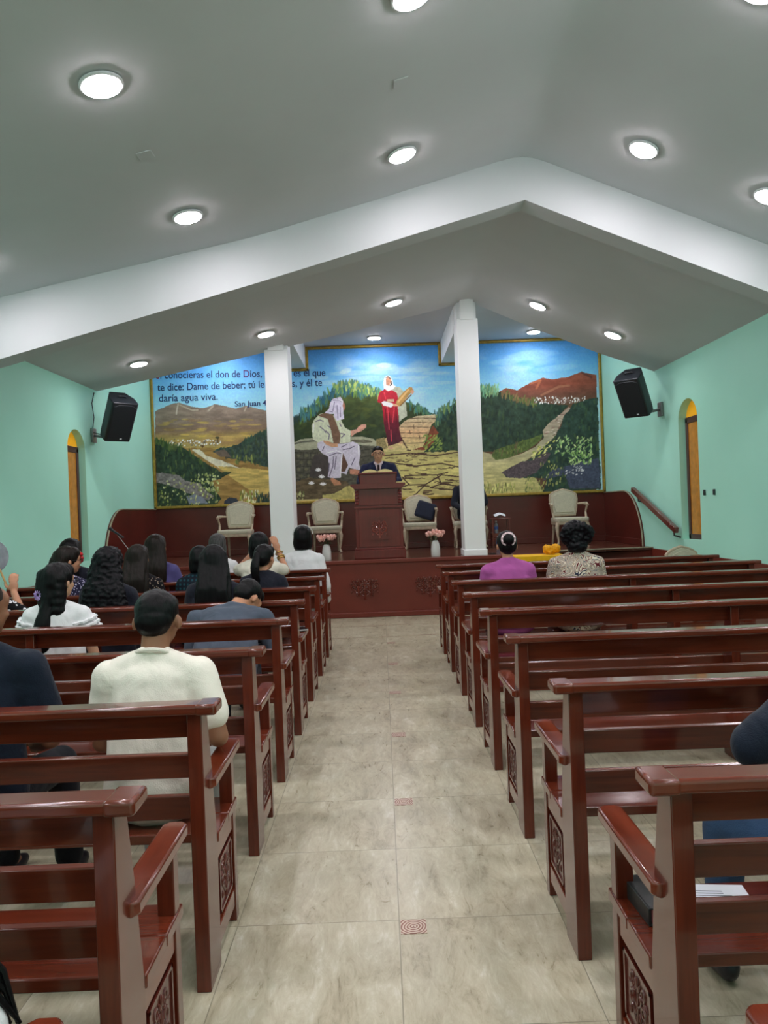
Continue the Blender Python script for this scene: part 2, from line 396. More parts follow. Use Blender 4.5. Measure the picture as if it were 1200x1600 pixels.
cl = ceiling_part(PF, YF, 6.82).build('ceiling', M['plaster'], kind='structure')
ceiling_part(PR, 7.04, 11.2).build('ceiling_chancel_side', M['plaster'], kind='structure').name = 'ceiling.001'
MB().box(-4.3, 4.3, 11.2, YB+.1, 4.5, 5.1).build('ceiling', M['plaster'], kind='structure')
BL = [(-4.3, 2.73), (-4.06, 2.80), (-3.33, 2.98), (-1.03, 3.57), (1.38, 4.22), (1.82, 4.03), (3.5, 3.33), (4.06, 3.10), (4.3, 3.0)]
strip(BL, 6.8, 7.05).build('trim_1', M['plaster'], smooth=False, kind='structure')

# columns with beams to the mural wall
def column(x0, x1, ztop, capz, name):
    m = MB(); m.box(x0, x1, 11.0, 11.45, STZ, capz)
    m.box(x0-.015, x1+.015, 10.985, 11.465, STZ, STZ+.09)
    m.box(x0+.055, x1-.055, 10.975, 11.4, capz-.02, ztop)
    m.box(x0+.01, x1-.01, 11.1, 11.45, capz-.01, ztop)
    m.build(name, M['white'], smooth=False, bevel=.008, kind='structure')
    MB().box(x0, x1, 11.4, YB, 4.12, 4.52).build(name, M['white'], smooth=False, bevel=.005, kind='structure')
column(-1.585, -1.25, 4.0, 3.88, 'trim_2'); column(1.185, 1.49, 4.62, 4.22, 'trim_3')

# wainscots
for sx, ya, yb in ((-1, 12.0, 11.2), (1, 12.74, 11.86)):
    c = [(YB, STZ), (YB, 1.69), (ya, 1.69)]+[(ya-(ya-yb)*math.sin(t)**1.0, STZ+(1.69-STZ)*math.cos(t)) for t in [math.pi/2*k/12 for k in range(1, 13)]]
    MB().prism(c, sx*(XW-.03), sx*(XW+.02), 'x').build('trim_4', M['redwall'], smooth=False, kind='structure')
    pts = [(sx*(XW-.032), y, z) for y, z in c[1:]]
    MB().tube(pts, .012, 6).build('trim_5', M['trimline'], kind='structure')
    MB().box(sx*(XW-.05), sx*XW, yb+.06, YB, STZ, STZ+.1).build('baseboard_side', M['redwall'], bevel=.006, kind='structure')
    MB().box(sx*(XW-.025), sx*(XW+.02), YF, STY+.9, 0, .80).build('trim_6', M['redpanel'], bevel=.006, kind='structure')
MB().box(-XW, XW, YB-.03, YB, STZ, 1.69).build('trim_7', M['redwall'], smooth=False, kind='structure')
MB().box(-XW, XW, YB-.05, YB, STZ, STZ+.1).build('baseboard_back', M['redwall'], bevel=.008, kind='structure')

# stage
XS = 2.5
st = MB(); st.prism([(-XW, STY), (XS, STY), (XS, 11.5), (XW, 11.5), (XW, YB), (-XW, YB)], STZ-.04, STZ, 'z')
stage = st.build('floor', M['stage'], smooth=False, bevel=.006, kind='structure'); stage.name = 'floor.001'
b = MB(); b.prism([(-XW, STY+.02), (XS-.01, STY+.02), (XS-.01, 11.52), (XW, 11.52), (XW, YB), (-XW, YB)], 0.002, STZ-.041, 'z')
b.build('stage_front_panel', M['redpanel'], stage, smooth=False)
MB().box(-XW, XS, STY-.012, STY+.03, 0.002, .075).build('stage_base_moulding', M['redpanel'], stage, bevel=.01)
MB().box(-XW, XS, STY-.018, STY+.02, STZ-.05, STZ+.002).build('stage_nosing', M['redpanel'], stage, bevel=.01)
MB().box(XS, XW, 11.485, 11.52, STZ-.015, STZ+.004).build('step_nosing', M['trimline'], stage, bevel=.004)
for k in range(1, 5):
    MB().box(XS, XW, 11.5-.28*k, 11.53, STZ-.164*k-.1 if k < 4 else .002, STZ-.164*k).build('step', M['stage'], stage, smooth=False, bevel=.005)

def scroll(m, ox, oz, s, f=1, y=0, plane='xz', r=.006):
    """a little carved vine: stem, paired volutes, leaves"""
    def P(a, b, d=0):
        a = ox+a*s; b = oz+b*s
        return (a, y-d, b) if plane == 'xz' else (y+d, a, b)
    def spiral(cx, cz, r0, turns, start, dirn):
        return [P(cx+dirn*r0*(1-.8*t)*math.cos(start+turns*2*math.pi*t), cz+r0*(1-.8*t)*math.sin(start+turns*2*math.pi*t)) for t in [k/14 for k in range(15)]]
    m.tube([P(0, -1), P(.03, -.5), P(0, 0), P(0, .5)], [r*1.5, r, r, r*.6], 6)
    for d in (-1, 1):
        m.tube([P(0, -.7), P(d*.25, -.62), P(d*.5, -.3)]+spiral(d*.5-d*.0, -.02, .3, 1.1, -1.4, d), r*.9, 6)
        m.tube([P(0, -.1), P(d*.25, .1), P(d*.45, .45)]+spiral(d*.5, .62, .22, 1.0, -1.2, d), r*.8, 6)
        for (a, b, an) in ((.22, -.35, .6), (.8, .35, .9), (.3, .35, 1.2), (.75, -.6, .2)):
            c = Vector(P(d*a, b)); rot = Matrix.Rotation((-d*an if plane == 'xz' else d*an), 3, 'Y' if plane == 'xz' else 'X')
            rr = (.07*s, r*1.1, .17*s) if plane == 'xz' else (r*1.1, .07*s, .17*s)
            m.ell(c, rr, rot, 2)
    c = Vector(P(0, .72)); m.ell(c, (.1*s, r*1.3, .24*s) if plane == 'xz' else (r*1.3, .1*s, .24*s), None, 2)
    for d in (-1, 1):
        c = Vector(P(d*.17, .6)); m.ell(c, (.07*s, r*1.2, .2*s) if plane == 'xz' else (r*1.2, .07*s, .2*s), Matrix.Rotation(d*.5 if plane == 'xz' else -d*.5, 3, 'Y' if plane == 'xz' else 'X'), 2)
for X in (-3.07, -2.13, -1.2, -.27, .66, 1.6):
    m = MB(); scroll(m, X-.09, .44, .13, y=STY+.008, r=.013); scroll(m, X+.09, .44, .13, y=STY+.008, r=.013)
    scroll(m, X, .41, .15, y=STY+.01, r=.012); m.build('carved_ornament', M['relief2'], stage)

# ---------------------------------------------------------------- ceiling lamps
def lamp_proto():
    t = thing('ceiling_lamp', 'x', 'ceiling lamp')
    MB().lathe([(.118, -.004), (.120, -.014), (.112, -.02), (.1, -.02)], seg=32).build('lamp_rim', M['lamprim'], t)
    MB().lathe([(.104, -.018), (.104, -.022), (.098, -.027), (.08, -.030), (.04, -.032)], seg=32).build('lamp_diffuser', M['lamp'], t)
    return t
def slope_rot(prof, X):
    def z(x):
        P = np.array(prof); return float(np.interp(x, P[:, 0], P[:, 1]))
    return z(X), math.atan2(z(X+.12)-z(X-.12), .24)
LX = [-3.12, -1.43, .27, 2.18, 3.16]
coln = ['far-left', 'second from left', 'middle', 'second from right', 'far-right']
lp = lamp_proto(); first = True
def add_lamp(X, Y, Z, a, label, group):
    global first
    o = lp if first else copy_tree(lp); first = False
    o.location = (X, Y, Z-.004); o.rotation_euler = (0, -a, 0); o['label'] = label; o['group'] = group
rown = {6.05: 'nearest the cross beam on its camera side', 4.18: 'second row back from the beam', 2.3: 'third row from the beam above the camera', .4: 'fourth row back, behind the camera', -1.5: 'last row, behind the camera'}
for Y, rn in rown.items():
    for X, cn in zip(LX, coln):
        z, a = slope_rot(PF, X); add_lamp(X, Y, z, a, 'round ceiling lamp, %s, %s' % (cn, rn), 'lamps in front of the cross beam')
for X, cn in zip(LX, coln):
    z, a = slope_rot(PR, X)
    add_lamp(X, 10.15, z, a, 'round white ceiling lamp beyond the cross beam, %s of its row' % cn, 'lamps beyond the cross beam')
for X, cn in ((-2.74, 'left'), (.0, 'middle'), (2.74, 'right')):
    for Y, wh in ((13.2, 'close to the mural'), (11.9, 'added unseen above the columns')):  # second row: unseen lamps added over the columns to brighten the stage
        add_lamp(X, Y, 4.5, 0, 'round ceiling lamp over the stage %s, %s one' % (wh, cn), 'lamps over the stage')

# ---------------------------------------------------------------- mural
def make_mural():
    DM = YB-.045; S = F/DM                      # pixels per metre on the mural wall
    X0, X1, Z0, Z1 = -XW+.05, XW-.05, 1.74, 4.45
    st_ = .0077; nx = int((X1-X0)/st_); nz = int((Z1-Z0)/st_)
    gx = np.linspace(X0, X1, nx); gz = np.linspace(Z0, Z1, nz)
    GX, GZ = np.meshgrid(gx, gz)
    u = GX*S; v = (GZ-EYE)*S; c, s = math.cos(ROLL), math.sin(ROLL)
    PX = VX+u*c-v*s; PY = VY-(u*s+v*c)           # picture layout coordinates of every point of the wall
    img = np.zeros((nz, nx, 3)); rng = np.random.RandomState(3)
    def vnoise(fx, fy, seed):
        r = np.random.RandomState(seed); G = r.rand(80, 200); x = (PX-200)*fx; y = (PY-500)*fy
        xi = np.floor(x).astype(int) % 199; yi = np.floor(y).astype(int) % 79; a = x-np.floor(x); b2 = y-np.floor(y)
        a = a*a*(3-2*a); b2 = b2*b2*(3-2*b2)
        return (G[yi, xi]*(1-a)+G[yi, xi+1]*a)*(1-b2)+(G[yi+1, xi]*(1-a)+G[yi+1, xi+1]*a)*b2
    def fb(fx, fy, seed): return .55*vnoise(fx, fy, seed)+.3*vnoise(fx*2.1, fy*2.1, seed+1)+.15*vnoise(fx*4.3, fy*4.3, seed+2)
    warp = (fb(.12, .12, 70)-.5)
    def grad(stops, t):
        t = np.clip(t, 0, 1); out = np.zeros(t.shape+(3,)); ps = [q[0] for q in stops]
        for k in range(3): out[..., k] = np.interp(t, ps, [q[1][k] for q in stops])
        return out
    def inside(pts, jit=0.0):
        x = PX+warp*jit; y = PY+warp[::-1]*jit; m = np.zeros(PX.shape, bool); n = len(pts)
        for i in range(n):
            (xa, ya), (xb, yb) = pts[i], pts[(i+1) % n]
            if ya == yb: continue
            cnd = ((ya > y) != (yb > y)) & (x < (xb-xa)*(y-ya)/(yb-ya)+xa); m ^= cnd
        return m
    def fill(pts, col, jit=0.0, var=.12, f=(.25, .25), seed=11):
        m = inside(pts, jit); n = (fb(f[0], f[1], seed)-.5)*2*var
        cc = col if isinstance(col, np.ndarray) else np.array(col, float)[None, None, :]*np.ones(img.shape)
        cc = np.clip(cc*(1+n[..., None]), 0, 255); img[m] = cc[m]; return m
    def dab(x, y, lx, ly, ang, col, al=.9):
        r = max(lx, ly)+1
        jx = np.where((PX[nz//2] > x-r-6) & (PX[nz//2] < x+r+6))[0]; jy = np.where((PY[:, nx//2] > y-r-16) & (PY[:, nx//2] < y+r+16))[0]
        if len(jx) == 0 or len(jy) == 0: return
        sl = (slice(jy[0], jy[-1]+1), slice(jx[0], jx[-1]+1)); dx = PX[sl]-x; dy = PY[sl]-y
        ca, sa = math.cos(ang), math.sin(ang); q = ((dx*ca+dy*sa)/lx)**2+((-dx*sa+dy*ca)/ly)**2
        w_ = np.clip((1.25-q)*1.6, 0, 1)*al; img[sl] = img[sl]*(1-w_[..., None])+np.array(col)*w_[..., None]
    def dabs(n, box, cols, lx, ly, ang=(-1.9, -1.2), al=.85, poly=None):
        for _ in range(n):
            x = rng.uniform(box[0], box[2]); y = rng.uniform(box[1], box[3])
            if poly is not None:
                k = 0; ins = False
                for i in range(len(poly)):
                    (xa, ya), (xb, yb) = poly[i], poly[(i+1) % len(poly)]
                    if (ya > y) != (yb > y) and x < (xb-xa)*(y-ya)/(yb-ya)+xa: ins = not ins
                if not ins: continue
            c0 = np.array(cols[rng.randint(len(cols))])*(1+rng.uniform(-.15, .15))
            dab(x, y, lx*rng.uniform(.6, 1.3), ly*rng.uniform(.7, 1.2), rng.uniform(*ang), c0, al)
    def line(pts, wd, col, al=.9):
        for (xa, ya), (xb, yb) in zip(pts, pts[1:]):
            L = math.hypot(xb-xa, yb-ya); n = max(1, int(L/1.2)); an = math.atan2(yb-ya, xb-xa)
            for k in range(n): dab(xa+(xb-xa)*(k+.5)/n, ya+(yb-ya)*(k+.5)/n, 1.3, wd, an, col, al)
    def ridge_grass(ridge, cols, ln, wd, n, spread=4):
        for _ in range(n):
            i = rng.randint(len(ridge)-1); t = rng.rand(); x = ridge[i][0]*(1-t)+ridge[i+1][0]*t; y = ridge[i][1]*(1-t)+ridge[i+1][1]*t
            dab(x, y+rng.uniform(-spread*.4, spread), ln*rng.uniform(.5, 1.2), wd, -math.pi/2+rng.uniform(-.35, .35), np.array(cols[rng.randint(len(cols))])*(1+rng.uniform(-.15, .15)), .85)
    yr = PY+.038*(PX-VX)
    # sky
    img[:] = grad([(0, (66, 124, 182)), (.35, (88, 152, 208)), (.7, (124, 178, 218)), (1, (150, 192, 216))], (yr-535)/110)
    cl_ = np.clip((fb(.02, .05, 5)-.52)*3.2, 0, 1)*np.clip((PX-455)/30, .15, 1)*np.clip((yr-545)/25, 0, 1)
    img[:] = img*(1-.5*cl_[..., None])+np.array((176, 196, 218))*.5*cl_[..., None]
    for (x, y, a, b2) in [(548, 583, 34, 4), (600, 573, 22, 6), (640, 590, 30, 3), (575, 592, 42, 5), (520, 598, 30, 4), (610, 580, 36, 6), (655, 607, 24, 2), (500, 590, 14, 4), (680, 583, 22, 3), (690, 598, 20, 3), (655, 578, 22, 4)]:
        dab(x, y, a, b2, -.04, (160, 190, 216), .45)
    dab(600, 571, 12, 4, 0, (196, 206, 220), .5); dab(540, 580, 10, 4, -.3, (190, 202, 218), .5)
    for (x, y, a, b2) in [(830, 555, 40, 8), (790, 565, 26, 5), (870, 575, 36, 5), (810, 590, 40, 6)]: dab(x, y, a, b2, -.1, (132, 178, 216), .5)
    # left: mountains, plain, town, bushes, rocks
    mt = [(243, 643), (262, 634), (280, 629), (300, 636), (320, 638), (335, 632), (350, 634), (368, 639), (385, 634), (400, 638), (425, 643), (462, 655), (462, 800), (243, 800)]
    fill(mt, grad([(0, (118, 104, 92)), (.22, (112, 92, 76)), (.38, (152, 130, 76)), (.5, (134, 108, 72)), (.62, (168, 144, 74)), (.72, (150, 124, 66)), (1, (130, 100, 60))], (yr-645)/75), 2, .2, (.05, .18), 21)
    line([(279, 631), (277, 640), (276, 648)], 1.3, (170, 160, 146), .7); line([(281, 633), (300, 641), (310, 641)], 1.2, (158, 148, 130), .7)
    line([(334, 634), (325, 643)], 1.6, (160, 150, 132), .6); line([(385, 636), (382, 643)], 1.3, (162, 150, 132), .6)
    dabs(60, (250, 655, 415, 690), [(176, 152, 70), (122, 96, 66), (150, 128, 70)], 9, 1.6, (-.15, .1), .45)
    fill([(257, 694), (345, 690), (345, 698), (262, 701)], (150, 130, 80), 2)
    dabs(90, (258, 687, 345, 697), [(226, 226, 222), (200, 196, 190), (90, 84, 76)], 1.5, 1.1, (0, 3), .9)
    dab(340, 684, 3.5, 1.8, 0, (52, 56, 40)); line([(341, 685), (341, 692)], .6, (60, 44, 30)); dab(317, 697, 3, 1.6, 0, (90, 66, 34)); line([(317, 697), (316, 706)], .7, (60, 44, 30))
    fill([(243, 700), (330, 700), (420, 720), (462, 730), (462, 800), (243, 800)], (136, 108, 62), 3, .25, (.06, .25), 33)
    fill([(300, 703), (312, 702), (322, 712), (348, 720), (362, 726), (385, 735), (350, 736), (328, 722)], (186, 180, 158), 1.5, .1)
    fill([(340, 728), (420, 735), (462, 735), (462, 770), (400, 772), (360, 745)], (168, 146, 84), 3, .25, (.05, .3), 37)
    rb = [(332, 705), (345, 699), (365, 697), (380, 690), (395, 682), (420, 672), (462, 668), (462, 728), (420, 730), (390, 722), (360, 716)]
    fill(rb, (52, 66, 58), 5, .35, (.3, .3), 41); dabs(150, (340, 680, 430, 728), [(34, 48, 50), (66, 80, 50), (44, 60, 44)], 4, 1.6, al=.6, poly=rb); ridge_grass([(380, 692), (395, 683), (420, 672)], [(46, 66, 54)], 6, 1.2, 40)
    dabs(26, (365, 712, 395, 724), [(116, 124, 66), (84, 98, 56)], 3, 1.2)
    fill([(335, 706), (352, 702), (362, 714), (345, 714)], (92, 80, 70), 2)
    lb = [(243, 684), (256, 690), (266, 698), (285, 700), (300, 708), (322, 724), (348, 738), (362, 738), (345, 748), (330, 752), (338, 768), (346, 780), (330, 794), (243, 797)]
    fill(lb, (44, 58, 44), 5, .4, (.25, .25), 43); dabs(260, (243, 686, 345, 797), [(28, 42, 40), (60, 76, 46), (38, 52, 40), (96, 108, 60)], 4, 1.4, al=.6, poly=lb)
    ridge_grass([(243, 688), (256, 692), (266, 698), (285, 700), (320, 724)], [(52, 72, 40), (78, 90, 50)], 6, 1.3, 60)
    fill([(243, 738), (262, 740), (280, 742), (290, 752), (312, 755), (322, 768), (335, 775), (325, 782), (300, 772), (270, 760), (243, 754)], (112, 106, 104), 3, .3, (.3, .3), 45)
    fill([(292, 776), (305, 772), (318, 778), (325, 786), (296, 788)], (112, 118, 130), 2); fill([(350, 784), (358, 777), (370, 778), (376, 790), (350, 792)], (52, 56, 66), 2)
    dabs(110, (250, 748, 340, 792), [(150, 150, 90), (120, 128, 66), (176, 178, 130)], 1.8, 1.3, poly=lb); dabs(60, (308, 740, 342, 768), [(186, 190, 140), (150, 160, 96)], 1.8, 1.3)
    dabs(70, (375, 768, 412, 790), [(206, 206, 168), (150, 156, 80), (90, 96, 50)], 3.6, 1.0); dabs(60, (400, 772, 425, 792), [(48, 66, 60), (36, 50, 44)], 5, .9)
    # centre: hill, path, flagstones
    hr = [(440, 668), (457, 656), (470, 648), (485, 640), (500, 626), (520, 610), (545, 601), (560, 606), (580, 606), (600, 614), (625, 624), (645, 632), (665, 642), (690, 650), (722, 655)]
    hp = hr+[(722, 800), (440, 800)]
    fill(hp, grad([(0, (62, 92, 72)), (.18, (64, 76, 40)), (.5, (48, 60, 36)), (1, (40, 50, 34))], (yr-605)/90), 4, .3, (.12, .12), 51)
    dabs(160, (460, 612, 620, 680), [(76, 84, 36), (52, 62, 32), (60, 74, 44)], 9, 2.5, (-.6, .3), .3, poly=[(x_, y_+9) for x_, y_ in hp])
    ridge_grass(hr[2:9], [(64, 104, 100), (44, 84, 104), (90, 120, 60)], 8, 1.5, 160, 12)
    ridge_grass([(520, 606), (545, 599), (560, 602), (590, 610), (600, 622)], [(140, 160, 78), (160, 176, 104), (104, 142, 74), (70, 112, 104), (84, 124, 84)], 5.5, 1.3, 200, 9)
    ridge_grass([(440, 668), (457, 657), (470, 649)], [(40, 56, 56)], 5, 1, 40, 6)
    ridge_grass([(640, 632), (665, 642), (690, 650)], [(56, 96, 92), (76, 112, 80)], 5, 1.3, 60, 8)
    pth = [(652, 650), (688, 647), (683, 656), (674, 664), (670, 676), (664, 690), (660, 704), (600, 706), (592, 692), (604, 684), (612, 690), (626, 664), (636, 656)]
    fill(pth, grad([(0, (170, 160, 130)), (.5, (184, 150, 112)), (1, (170, 158, 108))], (yr-650)/55), 1.5, .15, (.3, .5), 55)
    for (a, b2, y) in [(640, 682, 654), (632, 678, 660), (626, 672, 667), (624, 668, 676), (622, 664, 684), (618, 662, 692)]:
        line([(a, y+rng.uniform(-1, 1)), ((a+b2)/2, y+rng.uniform(-1, 1)), (b2, y+rng.uniform(-1, 1))], .6, (84, 62, 48), .8)
    for (x, y) in [(646, 664), (660, 657), (640, 672), (655, 680), (630, 688), (648, 696)]: line([(x, y), (x+1, y+6)], .6, (84, 62, 48), .7)
    fill([(588, 686), (600, 684), (606, 700), (590, 704), (586, 696)], (124, 112, 76), 2, .3, (.6, .6), 57)
    fl = [(572, 704), (600, 706), (662, 703), (722, 700), (722, 800), (455, 800), (455, 775), (500, 770), (545, 745), (572, 735)]
    fill(fl, grad([(0, (158, 148, 96)), (.5, (176, 166, 104)), (1, (168, 156, 104))], (yr-705)/75), 2, .16, (.08, .3), 59)
    for _ in range(70):
        y = 706+rng.rand()**1.4*66; x = rng.uniform(602, 715); L = rng.uniform(4, 16)*(.6+(y-700)/60)
        k = rng.uniform(-.25, .25); line([(x, y), (x+L*.5, y+L*k*.5+rng.uniform(-1, 1)), (x+L, y+L*k*.3)], rng.uniform(.4, 1.2), (74, 56, 44), .85)
    for pl in [[(600, 712), (640, 708), (680, 712), (718, 706)], [(604, 722), (650, 728), (690, 724), (718, 730)], [(628, 745), (640, 758), (665, 757), (690, 742), (718, 745)], [(683, 742), (690, 756), (718, 760)], [(665, 757), (650, 772), (640, 778)], [(632, 744), (660, 742), (683, 742), (700, 738)], [(690, 756), (672, 762), (715, 766)], [(640, 757), (625, 762)], [(636, 700), (630, 690), (627, 684)], [(636, 703), (642, 704)]]:
        line(pl, 1.0, (64, 46, 40), .9)
    fill([(645, 703), (660, 698), (668, 690), (672, 672), (680, 662), (692, 668), (700, 690), (690, 704)], (112, 62, 44), 3, .2)
    rbk = [(662, 706), (676, 694), (686, 676), (676, 664), (684, 652), (690, 642), (700, 636), (722, 622), (722, 705)]
    fill(rbk, (44, 60, 46), 5, .35, (.25, .25), 61); ridge_grass([(680, 656), (690, 643), (700, 636), (722, 622)], [(70, 104, 84), (110, 136, 80), (50, 80, 76)], 7, 1.3, 90, 10)
    dabs(60, (662, 680, 690, 704), [(120, 136, 66), (90, 110, 56)], 3.2, 1.1, (-1.2, -.4)); dabs(60, (690, 650, 722, 700), [(30, 46, 44), (58, 74, 50)], 5, 2, al=.6)
    # well
    C = lambda pts: [(440+x/7.5, 580+y/7.5) for x, y in pts]
    fill(C([(120, 900), (150, 1500), (560, 1500), (1080, 1240), (1115, 870)]), (70, 68, 58), 1.5, .3, (.25, .4), 63)
    for r in range(6):
        y0 = 900+r*80
        line(C([(140, y0+50), (400, y0+62)]), .5, (44, 42, 38)); line(C([(930, y0+30), (1100, y0)]), .5, (44, 42, 38))
        for k in range(4): x = 180+k*80+(r % 2)*40; line(C([(x, y0+50), (x, y0+128)]), .5, (44, 42, 38), .7)
        for k in range(3): dab(*C([(200+k*90+(r % 2)*30, y0+90)])[0], 3, 2.5, 0, (112, 108, 78), .5)
    fill(C([(130, 850), (220, 800), (400, 780), (700, 765), (950, 768), (1080, 795), (1112, 830), (1110, 880), (950, 870), (800, 840), (420, 860), (420, 910), (250, 925), (130, 915)]), (142, 142, 120), 1, .12)
    line(C([(150, 852), (240, 830), (420, 815)]), 1.4, (84, 84, 74)); line(C([(820, 812), (960, 808), (1060, 826), (960, 832), (840, 826)]), 1.2, (84, 80, 66)); line(C([(940, 870), (1090, 880)]), .8, (96, 94, 80))
    fill(C([(330, 1240), (350, 1100), (385, 980), (450, 970), (560, 1000), (560, 1260)]), (62, 56, 54), 2)
    fill(C([(150, 1300), (330, 1245), (560, 1270), (760, 1290), (830, 1380), (830, 1500), (150, 1500)]), (84, 72, 54), 3, .3, (.15, .3), 65)
    fill(C([(480, 1450), (620, 1430), (760, 1350), (830, 1340), (840, 1500), (480, 1500)]), (158, 148, 92), 2, .2)
    dabs(26, (460, 768, 475, 782), [(170, 170, 120), (84, 96, 56)], 2.2, 1)
    # seated figure in pale robes
    fill(C([(505, 495), (450, 500), (380, 570), (352, 640), (360, 740), (370, 800), (430, 835), (560, 830), (660, 850), (800, 830), (812, 700), (740, 660), (690, 560), (610, 520)]), (178, 182, 158), 0, .1, (.4, .4), 67)
    fill(C([(420, 520), (500, 490), (600, 510), (640, 600), (690, 740), (680, 870), (610, 850), (580, 700), (540, 560)]), (104, 80, 64), 0, .12)
    fill(C([(420, 840), (480, 815), (560, 850), (720, 850), (840, 825), (910, 860), (925, 960), (905, 1080), (930, 1160), (860, 1150), (790, 1130), (760, 1210), (700, 1190), (690, 1250), (600, 1255), (540, 1240), (560, 1140), (545, 1000), (470, 960), (425, 900)]), (176, 170, 182), 0, .08, (.4, .4), 69)
    fill(C([(720, 960), (780, 1100), (740, 1180), (700, 1180), (700, 1080)]), (84, 62, 50))
    fill(C([(505, 490), (555, 440), (570, 370), (600, 325), (690, 300), (715, 335), (735, 400), (722, 470), (735, 560), (650, 580), (618, 540), (612, 500), (560, 500)]), (186, 180, 196), 0, .08)
    fill(C([(718, 345), (740, 385), (748, 420), (738, 455), (722, 470), (718, 400)]), (150, 104, 84))
    fill(C([(805, 700), (880, 680), (900, 650), (940, 625), (990, 625), (990, 660), (940, 700), (880, 720), (820, 765)]), (182, 136, 118)); fill(C([(480, 815), (540, 815), (600, 845), (660, 850), (660, 890), (590, 890), (520, 860)]), (168, 128, 100))
    fill(C([(570, 1260), (600, 1250), (690, 1300), (700, 1335), (620, 1340), (590, 1300)]), (160, 112, 84)); fill(C([(800, 1150), (860, 1145), (940, 1180), (900, 1215), (800, 1205)]), (160, 112, 90))
    for pl in [[(450, 650), (500, 690), (520, 720)], [(400, 590), (450, 570), (490, 590)], [(540, 640), (570, 660)], [(520, 700), (560, 740), (550, 800)], [(500, 880), (480, 930)], [(560, 990), (640, 960), (700, 960)], [(610, 1000), (600, 1120), (560, 1230)], [(640, 1000), (620, 1150)], [(720, 920), (800, 905), (850, 880)], [(700, 890), (760, 860)], [(560, 1080), (550, 1180)], [(860, 1010), (820, 1100)], [(690, 730), (740, 740), (700, 780)], [(680, 610), (700, 650)]]:
        line(C(pl), .8, (84, 76, 96), .8)
    for pl in [[(620, 360), (600, 470)], [(650, 400), (660, 560)], [(690, 420), (690, 540)], [(600, 340), (680, 340)], [(560, 470), (600, 480)], [(640, 310), (700, 360)]]: line(C(pl), .6, (96, 84, 116), .8)
    for pl in [[(520, 960), (640, 930), (710, 960), (690, 1240)], [(900, 870), (905, 980)], [(380, 620), (370, 720)], [(660, 330), (720, 360)]]: line(C(pl), .7, (218, 214, 222), .7)
    for (x, y) in [(430, 1160), (470, 1240), (350, 1315), (485, 1325)]:
        for a in (-1.2, -.6, .0, .6, 1.2): dab(440+x/7.5+2.6*math.sin(a), 580+y/7.5-2.0*math.cos(a)+1, 3.0, 1.0, a+math.pi/2, (226, 222, 220))
    # standing figure in red with a jar
    W = lambda pts: [(560+x/7.5, 570+y/7.5) for x, y in pts]
    fill(W([(380, 250), (480, 260), (530, 310), (560, 480), (570, 600), (510, 640), (480, 670), (460, 480), (430, 400)]), (160, 164, 146), 0, .1)
    fill(W([(285, 300), (330, 270), (400, 300), (450, 330), (470, 400), (455, 470), (470, 600), (480, 760), (515, 895), (430, 930), (350, 955), (330, 850), (300, 700), (280, 500), (270, 450), (225, 440), (230, 380), (250, 320)]), grad([(0, (166, 40, 54)), (.45, (150, 30, 44)), (.62, (92, 26, 40)), (1, (66, 30, 40))], (yr-608)/85), 0, .1, (.5, .2), 71)
    for pl in [[(340, 480), (360, 760)], [(420, 500), (400, 680)], [(380, 760), (390, 900)], [(300, 320), (320, 400)]]: line(W(pl), .8, (196, 66, 78), .6)
    for pl in [[(360, 560), (370, 700)], [(310, 500), (330, 640)], [(440, 480), (445, 700)], [(270, 440), (330, 430)]]: line(W(pl), .8, (84, 18, 32), .7)
    fill(W([(300, 280), (290, 230), (300, 160), (330, 125), (370, 130), (400, 180), (410, 240), (440, 250), (400, 290), (350, 310)]), (214, 212, 202)); fill(W([(320, 165), (345, 145), (375, 165), (380, 210), (355, 250), (325, 230)]), (180, 132, 108))
    line(W([(320, 150), (350, 140), (382, 170)]), .7, (60, 44, 40)); line(W([(382, 190), (388, 230), (370, 245)]), .9, (50, 40, 40)); dab(*W([(350, 225)])[0], 1, .5, 0, (130, 60, 56))
    fill(W([(270, 440), (300, 425), (400, 450), (410, 480), (380, 500), (290, 475)]), (206, 206, 214)); fill(W([(330, 405), (415, 400), (420, 435), (340, 435)]), (176, 148, 120)); fill(W([(400, 455), (470, 460), (480, 490), (410, 485)]), (190, 146, 120))
    fill(W([(440, 440), (480, 370), (560, 290), (600, 260), (630, 265), (640, 300), (600, 350), (520, 440), (480, 490), (445, 465)]), (164, 128, 76), 0, .1); line(W([(460, 440), (590, 290)]), 1.6, (198, 164, 108), .7); line(W([(490, 480), (620, 350)]), 1.0, (110, 80, 46), .8)
    fill(W([(610, 310), (640, 280), (655, 320), (630, 350)]), (184, 138, 112)); dab(*W([(378, 975)])[0], 4, 1.8, 0, (176, 140, 116)); dab(*W([(500, 915)])[0], 3.4, 1.4, 0, (170, 130, 104))
    # right: sky foot, mountains, town, bushes, path, rocks
    R = lambda pts: [(740+x/5.714, 520+y/5.714) for x, y in pts]
    fill(R([(-130, 560), (200, 540), (290, 490), (390, 512), (500, 450), (620, 400), (700, 415), (840, 395), (960, 348), (1100, 375), (1100, 1460), (-130, 1460)]), grad([(0, (132, 76, 60)), (.4, (122, 66, 52)), (.7, (104, 66, 54)), (1, (90, 66, 50))], (yr-590)/50), 1.5, .16, (.1, .2), 81)
    line(R([(500, 455), (600, 420), (560, 500)]), 2, (160, 96, 66), .5); line(R([(600, 560), (760, 480), (860, 470)]), 2, (146, 100, 76), .5); line(R([(960, 350), (1060, 400)]), 2, (84, 50, 46), .5)
    dl = R([(-130, 560), (60, 530), (220, 520), (440, 590), (560, 610), (700, 640), (850, 640), (800, 700), (700, 790), (620, 930), (500, 1010), (300, 1060), (80, 1060), (-130, 1060)])
